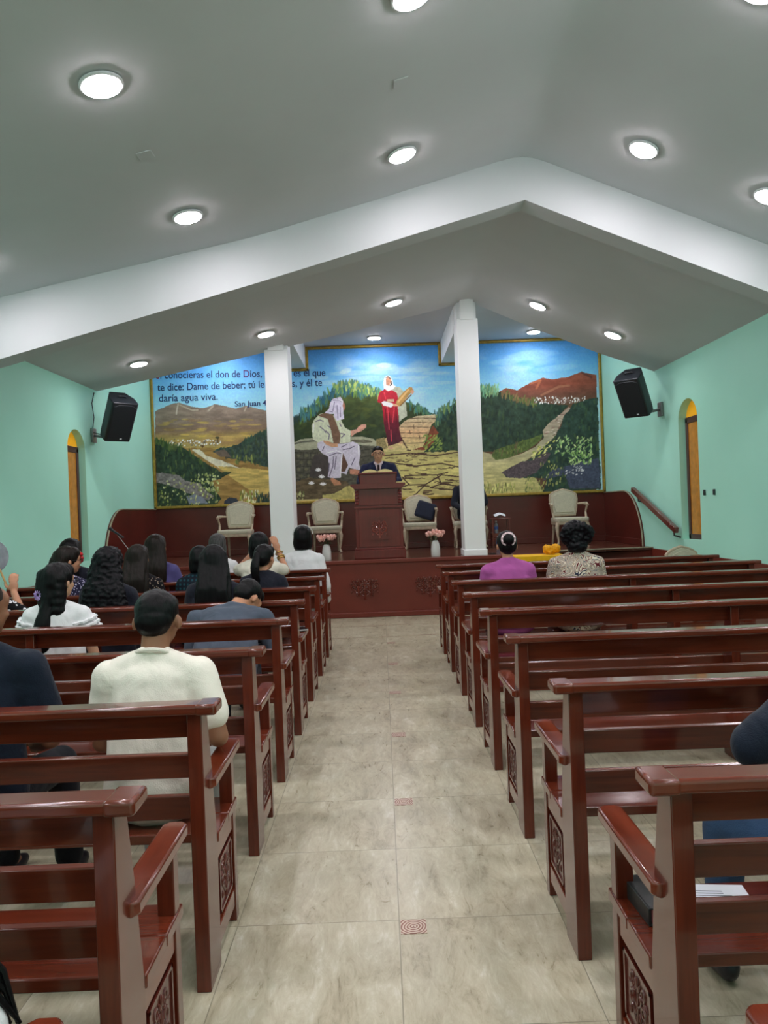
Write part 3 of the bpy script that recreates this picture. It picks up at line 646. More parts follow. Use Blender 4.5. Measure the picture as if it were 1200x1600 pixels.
    fill(dl, (44, 60, 48), 3, .35, (.2, .2), 83); dabs(220, (722, 618, 880, 700), [(34, 48, 44), (56, 74, 48), (40, 58, 52)], 5, 1.8, al=.55, poly=dl)
    ridge_grass(R([(-130, 540), (60, 500), (220, 500)]), [(100, 150, 120), (70, 110, 80), (130, 160, 110)], 8, 1.2, 90, 8); ridge_grass(R([(220, 520), (440, 590), (560, 610)]), [(84, 96, 52), (110, 90, 60)], 6, 1.2, 60, 6)
    fill(R([(80, 1060), (300, 1120), (430, 1080), (560, 1010), (630, 940), (620, 870), (680, 800), (760, 740), (850, 660), (880, 680), (800, 760), (760, 850), (720, 940), (640, 1010), (500, 1120), (420, 1180), (300, 1240), (560, 1300), (640, 1440), (60, 1460), (-130, 1460), (-130, 1060)]), grad([(0, (150, 128, 116)), (.45, (150, 142, 118)), (.7, (172, 164, 116)), (1, (158, 150, 96))], (yr-640)/140), 2, .2, (.06, .3), 85)
    dabs(50, (845, 640, 890, 680), [(196, 180, 168), (110, 84, 76)], 3, .9, (-.4, .2), .8, poly=R([(600, 940), (680, 800), (850, 660), (890, 680), (720, 940)]))
    dabs(120, (835, 620, 915, 630), [(230, 228, 224), (210, 200, 196), (110, 84, 76)], 1.7, 1.0, (0, 3), .9)
    fill(R([(160, 1100), (180, 1050), (330, 1000), (480, 950), (620, 900), (600, 960), (480, 1050), (300, 1120), (200, 1135)]), (78, 92, 50), 2, .3, (.4, .4), 87); dabs(80, (770, 688, 845, 712), [(110, 120, 60), (60, 76, 44), (96, 80, 60)], 3, 1.2, al=.7, poly=R([(160, 1100), (180, 1050), (620, 900), (480, 1050), (200, 1135)]))
    rr = R([(880, 640), (1000, 600), (1110, 580), (1140, 1400), (620, 1420), (660, 1300), (300, 1290), (260, 1240), (420, 1180), (500, 1130), (640, 1010), (720, 930), (770, 850), (800, 760)])
    fill(rr, (46, 62, 54), 4, .35, (.2, .2), 89); dabs(320, (800, 625, 938, 765), [(36, 50, 50), (58, 78, 52), (44, 62, 50), (70, 84, 52)], 4.5, 1.5, al=.55, poly=rr)
    fill(R([(250, 1250), (330, 1200), (430, 1150), (520, 1140), (640, 1060), (690, 1070), (640, 1160), (560, 1250), (420, 1300), (320, 1295)]), (78, 68, 72), 2, .3, (.5, .5), 91)
    fill(R([(620, 1320), (660, 1260), (740, 1210), (860, 1180), (920, 1160), (1120, 1120), (1130, 1390), (860, 1390), (820, 1270), (700, 1290)]), (66, 70, 88), 2, .25, (.4, .4), 93)
    dabs(70, (828, 688, 870, 716), [(176, 176, 92), (140, 150, 76), (206, 200, 130)], 2.6, 1.1, (-1.2, -.3), poly=R([(480, 1130), (620, 950), (760, 940), (690, 1060), (560, 1140)]))
    dabs(80, (868, 682, 925, 712), [(190, 198, 140), (120, 150, 90), (150, 176, 120)], 2.8, 1.1, (-2.4, -.6)); dabs(60, (890, 705, 925, 725), [(176, 194, 130), (110, 140, 80)], 3.4, 1.1, (-2.6, -.4))
    dabs(60, (845, 720, 885, 760), [(150, 150, 84), (176, 176, 110), (60, 76, 50)], 2.6, 1.1); dabs(30, (885, 728, 915, 742), [(190, 186, 190)], 2.0, .8, (-1, 0)); dabs(60, (755, 755, 805, 772), [(206, 200, 130), (150, 150, 80), (84, 96, 50)], 3.4, .9); dabs(40, (820, 745, 850, 770), [(150, 150, 90), (84, 96, 60)], 3, 1)
    # gentle canvas texture
    img[:] *= (1+(fb(.5, .5, 97)-.5)*.12)[..., None]
    a = np.clip(img*MURAL_GAIN, 0, 255)/255; a = np.where(a <= .04045, a/12.92, ((a+.055)/1.055)**2.4)
    verts = np.stack([GX.ravel(), np.full(GX.size, DM), GZ.ravel()], 1)
    i = (np.arange(nz-1)[:, None]*nx+np.arange(nx-1)[None, :]).ravel(); faces = np.stack([i, i+1, i+nx+1, i+nx], 1)
    me = bpy.data.meshes.new('painted_scene'); me.vertices.add(len(verts)); me.vertices.foreach_set('co', verts.ravel())
    me.loops.add(faces.size); me.loops.foreach_set('vertex_index', faces.ravel().astype(np.int32)); me.polygons.add(len(faces))
    me.polygons.foreach_set('loop_start', (np.arange(len(faces))*4).astype(np.int32)); me.update(calc_edges=True)
    ca = me.color_attributes.new('paint', 'FLOAT_COLOR', 'POINT'); ca.data.foreach_set('color', np.concatenate([a.reshape(-1, 3), np.ones((a.shape[0]*a.shape[1], 1))], 1).ravel().astype(np.float32))
    t = NT('mural_paint'); at_ = t.n('ShaderNodeAttribute', attribute_name='paint'); me.materials.append(t.fin(at_.outputs['Color'], .5, spec=.25))
    root = thing('mural', 'gold-framed painted mural of a man at a well and a woman in red, back wall', 'mural', (0, YB, 1.69))
    def inv(o): o.parent = root; o.matrix_parent_inverse = Matrix.Translation((0, -YB, -1.69)); return o
    o = bpy.data.objects.new('painted_scene', me); COL.objects.link(o); inv(o)
    inv(MB().box(X0-.02, X1+.02, DM+.004, YB-.001, Z0-.02, Z1+.02).build('mural_board', M['plaster']))
    fr = MB(); g = .05; z0, z1 = 1.69, 4.495; xl, xr = -XW+.005, XW-.005; y0, y1 = YB-.075, YB-.002
    fr.box(xl, xr, y0, y1, z0, z0+g); fr.box(xl, xl+g, y0, y1, z0, z1); fr.box(xr-g, xr, y0, y1, z0, z1)
    ed = [(xl, -1.585-g), (-1.25+g-.0, 1.185-g), (1.49+g, xr)]
    for a0, a1 in ed: fr.box(a0, a1, y0, y1, z1-g, z1)
    for a0, a1 in ((-1.585-g, -1.25+g), (1.185-g, 1.49+g)):
        fr.box(a0, a0+g, y0, y1, 4.12-g, z1); fr.box(a1-g, a1, y0, y1, 4.12-g, z1); fr.box(a0, a1, y0, y1, 4.12-g, 4.12)
    inv(fr.build('gold_frame', M['gold'], bevel=.012, seg=2))
    def text(body, px0, py0, px1, py1, reds=(), purples=(), h=.2):
        p = at(px0, py0, DM-.004); q = at(px1, py1, DM-.004)
        cu = bpy.data.curves.new('lettering', 'FONT'); cu.body = body; cu.size = h; cu.extrude = .001; cu.offset = .0012
        for m in ('ink', 'inkred', 'inkpurple'): cu.materials.append(M[m])
        for i_ in reds: cu.body_format[i_].material_index = 1
        for i_ in purples: cu.body_format[i_].material_index = 2
        ob = bpy.data.objects.new('tmp', cu); COL.objects.link(ob); dg = bpy.context.evaluated_depsgraph_get()
        me2 = bpy.data.meshes.new_from_object(ob.evaluated_get(dg)); bpy.data.objects.remove(ob)
        xs = [v_.co.x for v_ in me2.vertices]; wd = max(xs)-min(xs); sx = (q-p).length/wd
        ang = math.atan2(q.z-p.z, q.x-p.x)
        me2.transform(Matrix.Translation(p) @ Matrix.Rotation(-ang, 4, 'Y') @ Matrix.Rotation(math.pi/2, 4, 'X') @ Matrix.Diagonal((sx, 1, 1, 1)))
        o2 = bpy.data.objects.new('lettering', me2); COL.objects.link(o2); inv(o2)
    text('Si conocieras el don de Dios, y quién es el que', 244, 592, 508, 587.5, (0,), (24,), .185)
    text('te dice: Dame de beber; tú le pedirías, y él te', 246.5, 611, 503.5, 603, (), (), .185)
    text('daría agua viva.', 248.5, 628, 340, 625, (), (), .185)
    text('San Juan 4:10', 367, 635.5, 431, 633, (), (), .135)
MURAL_GAIN = 1.26
make_mural()

# ---------------------------------------------------------------- pews
def make_pew():
    t = thing('church_pew', 'x', 'pew')
    L = 1.42
    m = MB(); m.box(-1.45, 1.45, -.03, .055, .897, .93)
    for s in (-1, 1): m.box(s*1.405, s*1.475, -.033, .07, .895, .931)
    m.build('top_rail', M['wood'], t, bevel=.01, seg=3)
    tilt = Matrix.Rotation(.2, 3, 'X')
    for y, z0, z1 in ((.055, .806, .896), (.1, .658, .745), (.14, .505, .592)):
        o = MB().box(-1.38, 1.38, y-.011, y+.011, z0, z1, tilt).build('back_slat', M['wood'], t, bevel=.004)
    for s, w_ in ((-1, .048), (1, .048)):
        x0, x1 = (s*L, s*(L-w_))
        MB().prism([(0, 0), (.155, 0), (.165, .42), (.125, .66), (.075, .895), (0, .895)], min(x0, x1), max(x0, x1), 'x').build('end_post', M['wood_z'], t, bevel=.003)
        MB().box(min(x0, x1), max(x0, x1), .43, .478, 0, .63).build('front_post', M['wood_z'], t, bevel=.003)
        a, b_ = sorted((s*1.368, s*1.44))
        pr = [(a+.012, .075), (b_-.012, .075), (b_, .09), (b_, .52), (b_-.014, .535), (a+.014, .535), (a, .52), (a, .09)]
        MB().prism(pr, .626, .66, 'z').build('armrest', M['wood_y'], t, bevel=.007, seg=3)
        pn = MB(); pa, pb = sorted((s*1.388, s*1.402)); ra, rb = sorted((s*1.378, s*1.416))
        pn.box(pa, pb, .14, .44, .1, .42); pn.box(ra, rb, .14, .44, .35, .41); pn.box(ra, rb, .14, .44, .06, .125)
        pb_ = pn.build('side_panel', M['wood_y'], t, bevel=.003)
        cv = MB(); xo = s*1.402; ca, cb = sorted((xo, s*1.412)); cv.box(ca, cb, .195, .4, .15, .335)
        for (q0, q1, r0, r1) in ((.195, .4, .15, .16), (.195, .4, .325, .335), (.195, .205, .15, .335), (.39, .4, .15, .335)):
            cx, cd = sorted((xo, s*1.417)); cv.box(cx, cd, q0, q1, r0, r1)
        scroll(cv, .2975, .243, .078, y=s*1.412, plane='yz', r=.0055)
        cv.build('carved_plaque', M['carved'], pb_)
    MB().prism([(0, 0), (.155, 0), (.165, .41), (.125, .66), (.075, .895), (.005, .895)], -.024, .024, 'x').build('middle_post', M['wood_z'], t, bevel=.003)
    MB().box(-.024, .024, .43, .478, 0, .41).build('middle_leg', M['wood_z'], t, bevel=.003)
    m = MB(); m.box(-1.424, 1.424, .165, .335, .41, .445); m.box(-1.424, 1.424, .338, .5, .41, .445)
    m.build('seat', M['wood'], t, bevel=.005)
    MB().box(-1.38, 1.38, .435, .455, .35, .41).build('seat_apron', M['wood'], t, bevel=.003)
    return t
YL = [.81, 1.655, 2.46, 3.43, 4.36, 5.27, 6.2, 7.15, 8.05]
YR = [.77, 1.65, 2.55, 3.50, 4.42, 5.3, 6.2, 7.1, 7.98]
ordn = ['beside the camera, only its armrest showing', 'first fully seen row from the camera', 'second row from the camera', 'third row from the camera', 'fourth row from the camera', 'fifth row from the camera', 'third row from the stage', 'second row from the stage', 'front row nearest the stage']
pw = make_pew(); firstp = True
for side, X, ys in (('left', -2.02, YL), ('right', 2.02, YR)):
    for y, od in zip(ys, ordn):
        o = pw if firstp else copy_tree(pw); firstp = False
        o.location = (X, y, 0); o['label'] = 'red-brown wooden pew %s of the aisle, %s' % (side, od); o['group'] = 'pews %s of the aisle' % side

# ---------------------------------------------------------------- stage furniture
def make_lectern():
    y0, y1 = 11.22, 11.68; cx = -.03
    t = thing('lectern', 'carved dark red wooden lectern at the middle of the stage edge', 'lectern', (cx, (y0+y1)/2, STZ))
    mm = Matrix.Translation((0, -(y0+y1)/2+0, 0))
    def B(m, n, bev=.004, parent=None, mat='lectern'):
        return m.xform(Matrix.Translation((0, -(y0+y1)/2, -STZ))).build(n, M[mat], parent or t, bevel=bev)
    B(MB().box(-.375, .375, y0-.02, y1+.02, STZ, STZ+.13).box(-.365, .365, y0-.012, y1, STZ+.13, STZ+.155), 'plinth', .008)
    body = B(MB().box(-.345, .345, y0+.01, y1, STZ+.15, 1.86).box(-.3, .3, y0, y0+.05, STZ+.17, 1.54).box(-.355, .355, y0-.012, y1, 1.555, 1.585).box(-.3, .3, y0, y0+.05, 1.6, 1.84), 'body')
    B(MB().prism([(-.35, 1.84), (.35, 1.84), (.37, 1.87), (.4, 1.885), (.4, 1.915), (-.4, 1.915), (-.4, 1.885), (-.37, 1.87)], y0-.05, y1+.04, 'y'), 'cornice', .006)
    B(MB().prism([(y0+.02, 1.915), (y0+.02, 2.065), (y1-.02, 1.97), (y1-.02, 1.915)], -.265, .265, 'x').prism([(y0-.0, 2.055), (y0-.0, 2.08), (y1, 1.985), (y1, 1.96)], -.285, .285, 'x'), 'reading_desk', .004)
    for s in (-1, 1):
        m = MB()
        for k in range(5): m.lathe([(.0, 0), (.024, .0), (.03, .012), (.024, .03), (.0, .03)], (s*.315, y0-.003, 1.62+k*.042), 12)
        m.box(s*.34, s*.29, y0-.008, y0+.03, 1.6, 1.835); B(m, 'scroll_bracket', .003)
    p = MB(); p.box(-.125, .125, y0-.006, y0+.01, 1.09, 1.42)
    for q in ((-.125, .125, 1.09, 1.1), (-.125, .125, 1.41, 1.42), (-.125, -.115, 1.09, 1.42), (.115, .125, 1.09, 1.42)): p.box(q[0], q[1], y0-.014, y0, q[2], q[3])
    pn_ = B(p, 'carved_panel', 0, body, 'lectern'); p = MB(); scroll(p, 0, 1.25, .135, y=y0-.008, r=.011)
    em = p.xform(Matrix.Translation((0, -(y0+y1)/2, -STZ))).build('carved_emblem', M['relief'], body)
    return t
make_lectern()
# open book on the lectern
bk = thing('open_book', 'thick open book with yellowish pages on top of the lectern', 'book', (-.03, 11.4, 2.04))
for s in (-1, 1):
    m = MB(); n = 10; pts = [(s*.005, 0.0)]+[(s*(.005+.22*k/n), .045*math.sin(math.pi*min(1, (k/n)*.8+.12))+.004) for k in range(n+1)]+[(s*.225, 0)]
    m.prism(pts, -.13, .13, 'y'); m.xform(Matrix.Translation((0, 0, .012)) @ Matrix.Rotation(-.2, 4, 'X')).build('page_block', M['bookpage'], bk, bevel=.002)
MB().box(-.235, .235, -.14, .14, .002, .01).xform(Matrix.Rotation(-.2, 4, 'X')).build('cover', M['bookcover'], bk)
tag(MB().box(.24, .36, 11.3, 11.45, 1.916, 1.935).build('note_pad', M['bookpage'], bevel=.002), 'small pale notepad at the right end of the lectern ledge', 'notepad')

def make_chair():
    t = thing('armchair', 'x', 'armchair'); fw = M['creamwood']
    # faces -Y (towards the pews): front legs at y=-.25
    def outline(sc, n=7):
        base = [(-.19, .50), (-.215, .62), (-.235, .78), (-.222, .86), (-.17, .895), (-.09, .925), (0, .945)]
        pts = base+[(-x, z) for x, z in base[::-1][1:]]
        c = Vector((0, .71)); return [((x-c.x)*sc+c.x, (z-c.y)*sc+c.y) for x, z in pts]
    lean = Matrix.Translation((0, .215, .46)) @ Matrix.Rotation(-.16, 4, 'X') @ Matrix.Translation((0, 0, -.46))
    o = outline(1.0); fr = MB(); fr.tube([(x, 0, z) for x, z in o]+[(o[0][0], 0, o[0][1])], .021, 10)
    fr.xform(lean).build('back_frame', fw, t)
    pd = MB(); pd.prism(outline(.95), -.025, .02, 'y'); pd.prism(outline(.8), -.038, -.02, 'y'); pd.xform(lean).build('back_cushion', M['cream'], t, bevel=.014, seg=3)
    sp = [(-.25, -.27), (.25, -.27), (.29, -.22), (.25, .2), (-.25, .2), (-.29, -.22)]
    MB().prism(sp, .39, .465, 'z').build('seat_cushion', M['cream'], t, bevel=.025, seg=4)
    ap = MB(); ap.prism([(x*.98, y*.98) for x, y in sp], .345, .4, 'z'); ap.build('seat_rail', fw, t, bevel=.008)
    for sx in (-1, 1):
        MB().tube([(sx*.245, -.215, .37), (sx*.27, -.245, .3), (sx*.262, -.24, .18), (sx*.243, -.225, .07), (sx*.262, -.25, .012)], [.034, .032, .02, .015, .022], 10).build('leg', fw, t)
        MB().tube([(sx*.2, .19, .42), (sx*.205, .21, .2), (sx*.215, .26, .01)], [.024, .02, .016], 8).build('leg', fw, t)
        MB().tube([(sx*.235, .2, .69), (sx*.275, .08, .695), (sx*.3, -.06, .685), (sx*.305, -.12, .665)], [.016, .02, .024, .022], 8).tube([(sx*.3, -.1, .67), (sx*.285, -.05, .55), (sx*.27, -.12, .42)], [.018, .016, .022], 8).build('arm', fw, t)
        MB().box(sx*.272, sx*.318, -.08, .06, .69, .715).build('arm_pad', M['cream'], t, bevel=.01, seg=3)
    return t
ch = make_chair(); fc = True
for X, Y, z, rz, lab in ((-2.47, 13.15, STZ, -.06, 'cream upholstered armchair at the left end of the stage, alone left of the left column'),
                    (-.97, 13.35, STZ, .04, 'empty cream armchair between the left column and the lectern'),
                    (.66, 13.35, STZ, .0, 'cream armchair right of the lectern with a dark navy cushion on it'),
                    (1.5, 13.2, STZ, .05, 'cream armchair mostly hidden by the right column, a man sitting on it'),
                    (3.17, 13.0, STZ, .05, 'empty cream armchair at the right end of the stage'),
                    (3.72, 9.05, 0, .35, 'cream armchair on the nave floor by the right wall, only its back top visible')):
    o = ch if fc else copy_tree(ch); fc = False
    o.location = (X, Y, z); o.rotation_euler = (0, 0, rz); o['label'] = lab; o['group'] = 'cream armchairs'
cu = MB().box(-.17, .17, -.05, .05, -.15, .15).xform(Matrix.Rotation(-.25, 4, 'X') @ Matrix.Rotation(.35, 4, 'Y')).build('cushion', M['navy'], bevel=.045, seg=4)
cu.location = (.78, 13.38, STZ+.67); tag(cu, 'dark navy cushion leaning in the armchair right of the lectern', 'cushion')

# vases with pink flowers
def vase(x, y, lab, seed):
    rnd = random.Random(seed)
    t = thing('flower_vase', lab, 'vase', (x, y, STZ), 0, 'flower vases on the stage edge')
    MB().lathe([(.0, 0), (.062, .0), (.068, .01), (.066, .12), (.056, .19), (.038, .225), (.034, .232), (.03, .225), (.03, .2), (0, .2)], seg=28).build('vase_body', M['ceramic'], t)
    fl = MB(); lf = MB(); stm = MB()
    for k in range(7):
        a = k*2*math.pi/6+rnd.uniform(-.3, .3); R = .085 if k < 6 else 0; c = Vector((R*math.cos(a)*1.15, R*math.sin(a)*.8, .335+rnd.uniform(-.025, .02)+(.04 if k == 6 else 0)))
        stm.tube([(0, 0, .19), c*.5+Vector((0, 0, .12)), c], .004, 6)
        for j in range(9):
            b_ = j*2.4; rr = .014+.0038*j; p = c+Vector((rr*math.cos(b_), rr*math.sin(b_), .01-.003*j))
            rot = Matrix.Rotation(b_, 3, 'Z') @ Matrix.Rotation(.8-.05*j, 3, 'Y'); fl.ell(p, (.009, .029, .031), rot, 2)
    for k in range(14):
        a = rnd.uniform(0, 6.28); r = rnd.uniform(.03, .1); lf.ell((r*math.cos(a), r*math.sin(a), rnd.uniform(.22, .3)), (.035, .012, .004), Matrix.Rotation(a, 3, 'Z') @ Matrix.Rotation(rnd.uniform(-.6, .6), 3, 'Y'), 2)
    fl.build('blossoms', M['pink'], t); lf.build('leaves', M['leaf'], t); stm.build('stems', M['leaf'], t)
vase(-.82, 11.3, 'white vase of pink roses on the stage edge left of the lectern', 1)
vase(.78, 11.25, 'white vase of pink roses on the stage edge right of the lectern', 2)

# little side table on the stage
sx_, sy_ = 2.0, 12.95
t = thing('side_table', 'small brown wooden side table with open shelf right of the right column', 'side table', (sx_, sy_, STZ))
MB().box(-.165, .165, -.13, .13, .475, .495).build('table_top', M['rail'], t, bevel=.004)
MB().box(-.14, .14, -.115, .115, .12, .15).build('shelf', M['rail'], t, bevel=.003)
d = MB().box(-.14, .14, -.115, .115, .17, .245).build('drawer', M['rail'], t, bevel=.003); MB().ell((0, -.122, .21), .01, None, 2).build('knob', M['gold'], d)
for a in (-1, 1):
    for b_ in (-1, 1): MB().box(a*.14-.011, a*.14+.011, b_*.115-.011, b_*.115+.011, 0, .48).build('leg', M['rail'], t, bevel=.002)
t = thing('open_booklet', 'open white booklet on a small stand on the side table', 'book', (sx_-.0, sy_, STZ+.495))
MB().box(-.02, .02, -.02, .02, 0, .06).build('stand', M['rail'], t)
for s in (-1, 1): MB().box(0, s*.1, -.06, .06, -.003, .003).xform(Matrix.Translation((0, 0, .075)) @ Matrix.Rotation(s*.35, 4, 'Y') @ Matrix.Rotation(.3, 4, 'X')).build('page', M['paper'], t)
def bottle(x, y, z, lab):
    t = thing('water_bottle', lab, 'bottle', (x, y, z), 0, 'water bottles by the side table')
    MB().lathe([(0, 0), (.03, 0), (.032, .02), (.032, .14), (.012, .18), (.012, .19), (0, .19)], seg=18).build('bottle_body', M['glass'], t)
    MB().lathe([(.0325, .06), (.033, .062), (.033, .11), (.0325, .112)], seg=18).build('label', M['bluelabel'], t); MB().lathe([(0, .185), (.014, .185), (.014, .205), (0, .205)], seg=14).build('bottle_cap', M['ceramic'], t)
bottle(1.92, 12.7, STZ, 'clear water bottle standing on the stage floor in front of the side table')
bottle(1.93, 12.91, STZ+.245, 'clear water bottle inside the side table, on its drawer')

# yellow-clothed table in front of the stage
t = thing('low_table', 'small table in front of the stage covered by a yellow cloth', 'table', (2.08, 10.3, 0))
MB().box(-.32, .32, -.2, .2, .8, .835).build('table_top', M['wood'], t)
for a in (-1, 1):
    for b_ in (-1, 1): MB().box(a*.28-.02, a*.28+.02, b_*.16-.02, b_*.16+.02, 0, .8).build('leg', M['wood_z'], t)
m = MB(); ns = 60; top = []; bot = []
for k in range(ns):
    q = k/ns*4; sd = int(q); f = q-sd; c = [(-.335, -.215), (.335, -.215), (.335, .215), (-.335, .215), (-.335, -.215)]
    x = c[sd][0]*(1-f)+c[sd+1][0]*f; y = c[sd][1]*(1-f)+c[sd+1][1]*f; w_ = 1+.03*math.sin(k*2.1)
    top.append(m.bm.verts.new((x, y, .842))); bot.append(m.bm.verts.new((x*w_*1.02, y*w_*1.02, .55)))
m.bm.faces.new(top)
for k in range(ns): m.bm.faces.new((top[k], top[(k+1) % ns], bot[(k+1) % ns], bot[k]))
o = m.build('tablecloth', M['yellow']); o.location = (2.08, 10.3, 0); sm = o.modifiers.new('s', 'SOLIDIFY'); sm.thickness = .004
tag(o, 'bright yellow cloth draped over the small table before the stage', 'tablecloth')

# speakers
def speaker(loc, sx, plate_y, lab, lab2):
    t = thing('loudspeaker', lab, 'loudspeaker', loc)
    az = math.radians(42)*(-sx)  # turned towards the room
    fwd = Vector((-sx*math.sin(abs(az)), -math.cos(az), 0)); tl = math.radians(35)
    up = Vector((fwd.x*math.sin(tl), fwd.y*math.sin(tl), math.cos(tl))); fv = (fwd*math.cos(tl)-Vector((0, 0, 1))*math.sin(tl)).normalized(); rt = up.cross(-fv).normalized()
    R = Matrix((rt, -fv, up)).transposed().to_4x4()      # local -Y is the front
    W, H_, D_ = .185, .3, .17
    prof = [(-W, -D_*.9), (-W*.9, -D_), (W*.9, -D_), (W, -D_*.9), (W, 0), (W*.62, D_), (-W*.62, D_), (-W, 0)]
    o = MB().prism(prof, -H_, H_, 'z').xform(R).build('cabinet', M['black'], t, bevel=.03, seg=3)
    MB().prism([(-W*.85, -H_*.88), (W*.85, -H_*.88), (W*.85, H_*.78), (W*.5, H_*.9), (-W*.5, H_*.9), (-W*.85, H_*.78)], -D_-.006, -D_+.01, 'y').xform(R).build('grille', M['grille'], t, bevel=.008)
    h = MB().tube([(-.06, .0, H_-.005), (-.05, .0, H_+.02), (.05, .0, H_+.02), (.06, 0, H_-.005)], .012, 8).xform(R).build('handle', M['black'], t)
    MB().box(-.05, -.02, -D_-.009, -D_, -H_*.86, -H_*.8).xform(R).build('badge', M['paper'], t)
    bt = thing('speaker_bracket', lab2, 'bracket', (sx*XW, plate_y, loc[2]-.22))
    b0 = Vector((loc[0]-sx*XW+sx*.02, loc[1]-plate_y+.02, -.08))
    MB().box(-sx*.0, -sx*.035, -.07, .07, -.1, .1).build('wall_plate', M['metal'], bt, bevel=.005)
    MB().tube([(-sx*.02, 0, 0), b0*.6, b0], .02, 10).tube([b0, b0+Vector((0, 0, .1))], .016, 8).build('arm', M['metal'], bt)
    return t
speaker((-3.62, 10.72, 2.96), -1, 10.95, 'black tilted loudspeaker high on the left wall', 'grey wall bracket holding the left loudspeaker')
speaker((3.62, 10.75, 3.03), 1, 10.95, 'black tilted loudspeaker high on the right wall', 'grey wall bracket holding the right loudspeaker')
tag(MB().tube([(-4.045, 10.92, 2.8), (-4.04, 10.98, 3.0), (-4.05, 10.95, 3.2), (-4.04, 11.02, 3.36)], .007, 6).tube([(-4.04, 10.9, 2.78), (-3.9, 10.85, 2.74), (-3.78, 10.8, 2.78)], .007, 6).build('speaker_cable', M['socket']), 'thin cable running down the left wall corner to the loudspeaker', 'cable')

# handrail on the right wall
t = thing('handrail', 'sloping wooden handrail on the right wall beside the stage steps', 'handrail', (3.98, 11.2, 1.4))
A = Vector((3.97, 12.06, 1.70)); B_ = Vector((3.97, 10.33, 1.10)); o0 = Vector((3.98, 11.2, 1.4)); dv = (A-B_).normalized(); upv = Vector((0, -dv.z, dv.y))
L_ = (A-B_).length/2; mid = (A+B_)/2-o0; Rm = Matrix((Vector((1, 0, 0)), dv, upv)).transposed().to_4x4()
MB().box(-.03, .03, -L_, L_, -.04, .04).xform(Matrix.Translation(mid) @ Rm).build('rail', M['rail'], t, bevel=.008)
for f in (-.72, .9):
    p = mid-dv*L_*f; MB().tube([p+Vector((0, 0, -.03)), p+Vector((0, 0, -.1)), p+Vector((.09, 0, -.13))], .012, 8).build('support', M['socket'], t)
for i_, y in enumerate((9.58, 9.3)):
    p = (XW-.012, y, 1.59); o = MB().box(-.012, .012, -.015, .015, -.035, .035).build('wall_hook', M['socket'], bevel=.005); o.location = p
    tag(o, 'small dark wall fitting right of the right window, %s of the pair' % ('left' if i_ == 0 else 'right'), 'wall hook', 'wall fittings')

# microphone on boom stand, front left
t = thing('microphone_stand', 'boom stand with black microphone left of the stage, beyond the seated women', 'microphone stand', (-3.32, 10.1, 0))
MB().lathe([(0, 0), (.13, 0), (.13, .012), (.02, .03), (0, .03)], seg=20).build('base', M['black'], t)
MB().tube([(0, 0, .02), (0, 0, 1.12)], .009, 8).build('pole', M['black'], t)
MB().tube([(.1, 0, 1.0), (0, 0, 1.12), (-.14, 0, 1.32)], .005, 8).build('boom', M['metal'], t)
MB().tube([(-.07, 0, 1.29), (-.22, 0, 1.4)], [.012, .016], 10).ell((-.235, 0, 1.412), .026, None, 2).build('microphone', M['black'], t)
MB().tube([(0, 0, 1.12), (.06, 0, 1.17), (.14, 0, 1.18), (.16, 0, 1.16)], .006, 6).build('cable', M['black'], t)
tag(MB().box(1.56, 1.66, 11.2, 11.32, STZ+.001, STZ+.012).build('phone', M['phone'], bevel=.003), 'flat dark phone lying on the stage edge right of the right column', 'phone')

# things on the near right pew
t = thing('bible', 'black-covered bible with red page edges on the nearest right pew, by the armrest', 'book', (.70, 2.03, .446), .06)
MB().box(-.06, .06, -.085, .085, .004, .042).build('pages', M['pagepink'], t, bevel=.003)
MB().box(-.066, .066, -.09, .09, 0, .005).box(-.066, .066, -.09, .09, .041, .046).box(-.068, -.06, -.09, .09, 0, .046).build('cover', M['bookcover'], t, bevel=.002)
t = thing('printed_sheet', 'white printed sheet lying on the nearest right pew', 'paper', (.87, 2.075, .4462), -.12)
MB().box(-.085, .085, -.06, .06, 0, .0012).build('sheet', M['paper'], t)
m = MB()
for k in range(6): m.box(-.06, .04-(.02 if k % 3 else 0), -.04+k*.012, -.036+k*.012, .0012, .0016)
m.build('printed_lines', M['print'], t)

# ---------------------------------------------------------------- people
def organic(name, mb, voxel, mat, parent, it=5, disp=None):
    bmesh.ops.recalc_face_normals(mb.bm, faces=list(mb.bm.faces))
    me = bpy.data.meshes.new('tmp'); mb.bm.to_mesh(me); mb.bm.free(); o = bpy.data.objects.new('tmp', me); COL.objects.link(o)
    r = o.modifiers.new('r', 'REMESH'); r.mode = 'VOXEL'; r.voxel_size = voxel
    if it: s = o.modifiers.new('s', 'SMOOTH'); s.factor = .5; s.iterations = it
    dg = bpy.context.evaluated_depsgraph_get(); m2 = bpy.data.meshes.new_from_object(o.evaluated_get(dg)); bpy.data.objects.remove(o)
    m2.name = name; m2.materials.clear(); m2.materials.append(mat)
    if disp:
        ns = [v.normal.copy() for v in m2.vertices]
        for v, n in zip(m2.vertices, ns): v.co += n*disp(v.co)
    for p in m2.polygons: p.use_smooth = True
    q = bpy.data.objects.new(name, m2); COL.objects.link(q); q.parent = parent; return q
def fold_disp(amp, sd):
    def f(c): return amp*noise.noise(Vector((c.x*9+sd, c.y*9, c.z*5+c.x*6)))+amp*.5*noise.noise(Vector((c.x*22, c.y*20+sd, c.z*12+c.x*14)))
    return f
def hair_disp(amp, sd, curl=False):
    def f(c):
        if curl: return amp*(noise.noise(Vector((c.x*38+sd, c.y*38, c.z*38)))+.5*noise.noise(Vector((c.x*80, c.y*80+sd, c.z*80))))
        return amp*noise.noise(Vector((c.x*75+sd, c.y*60, c.z*5)))
    return f
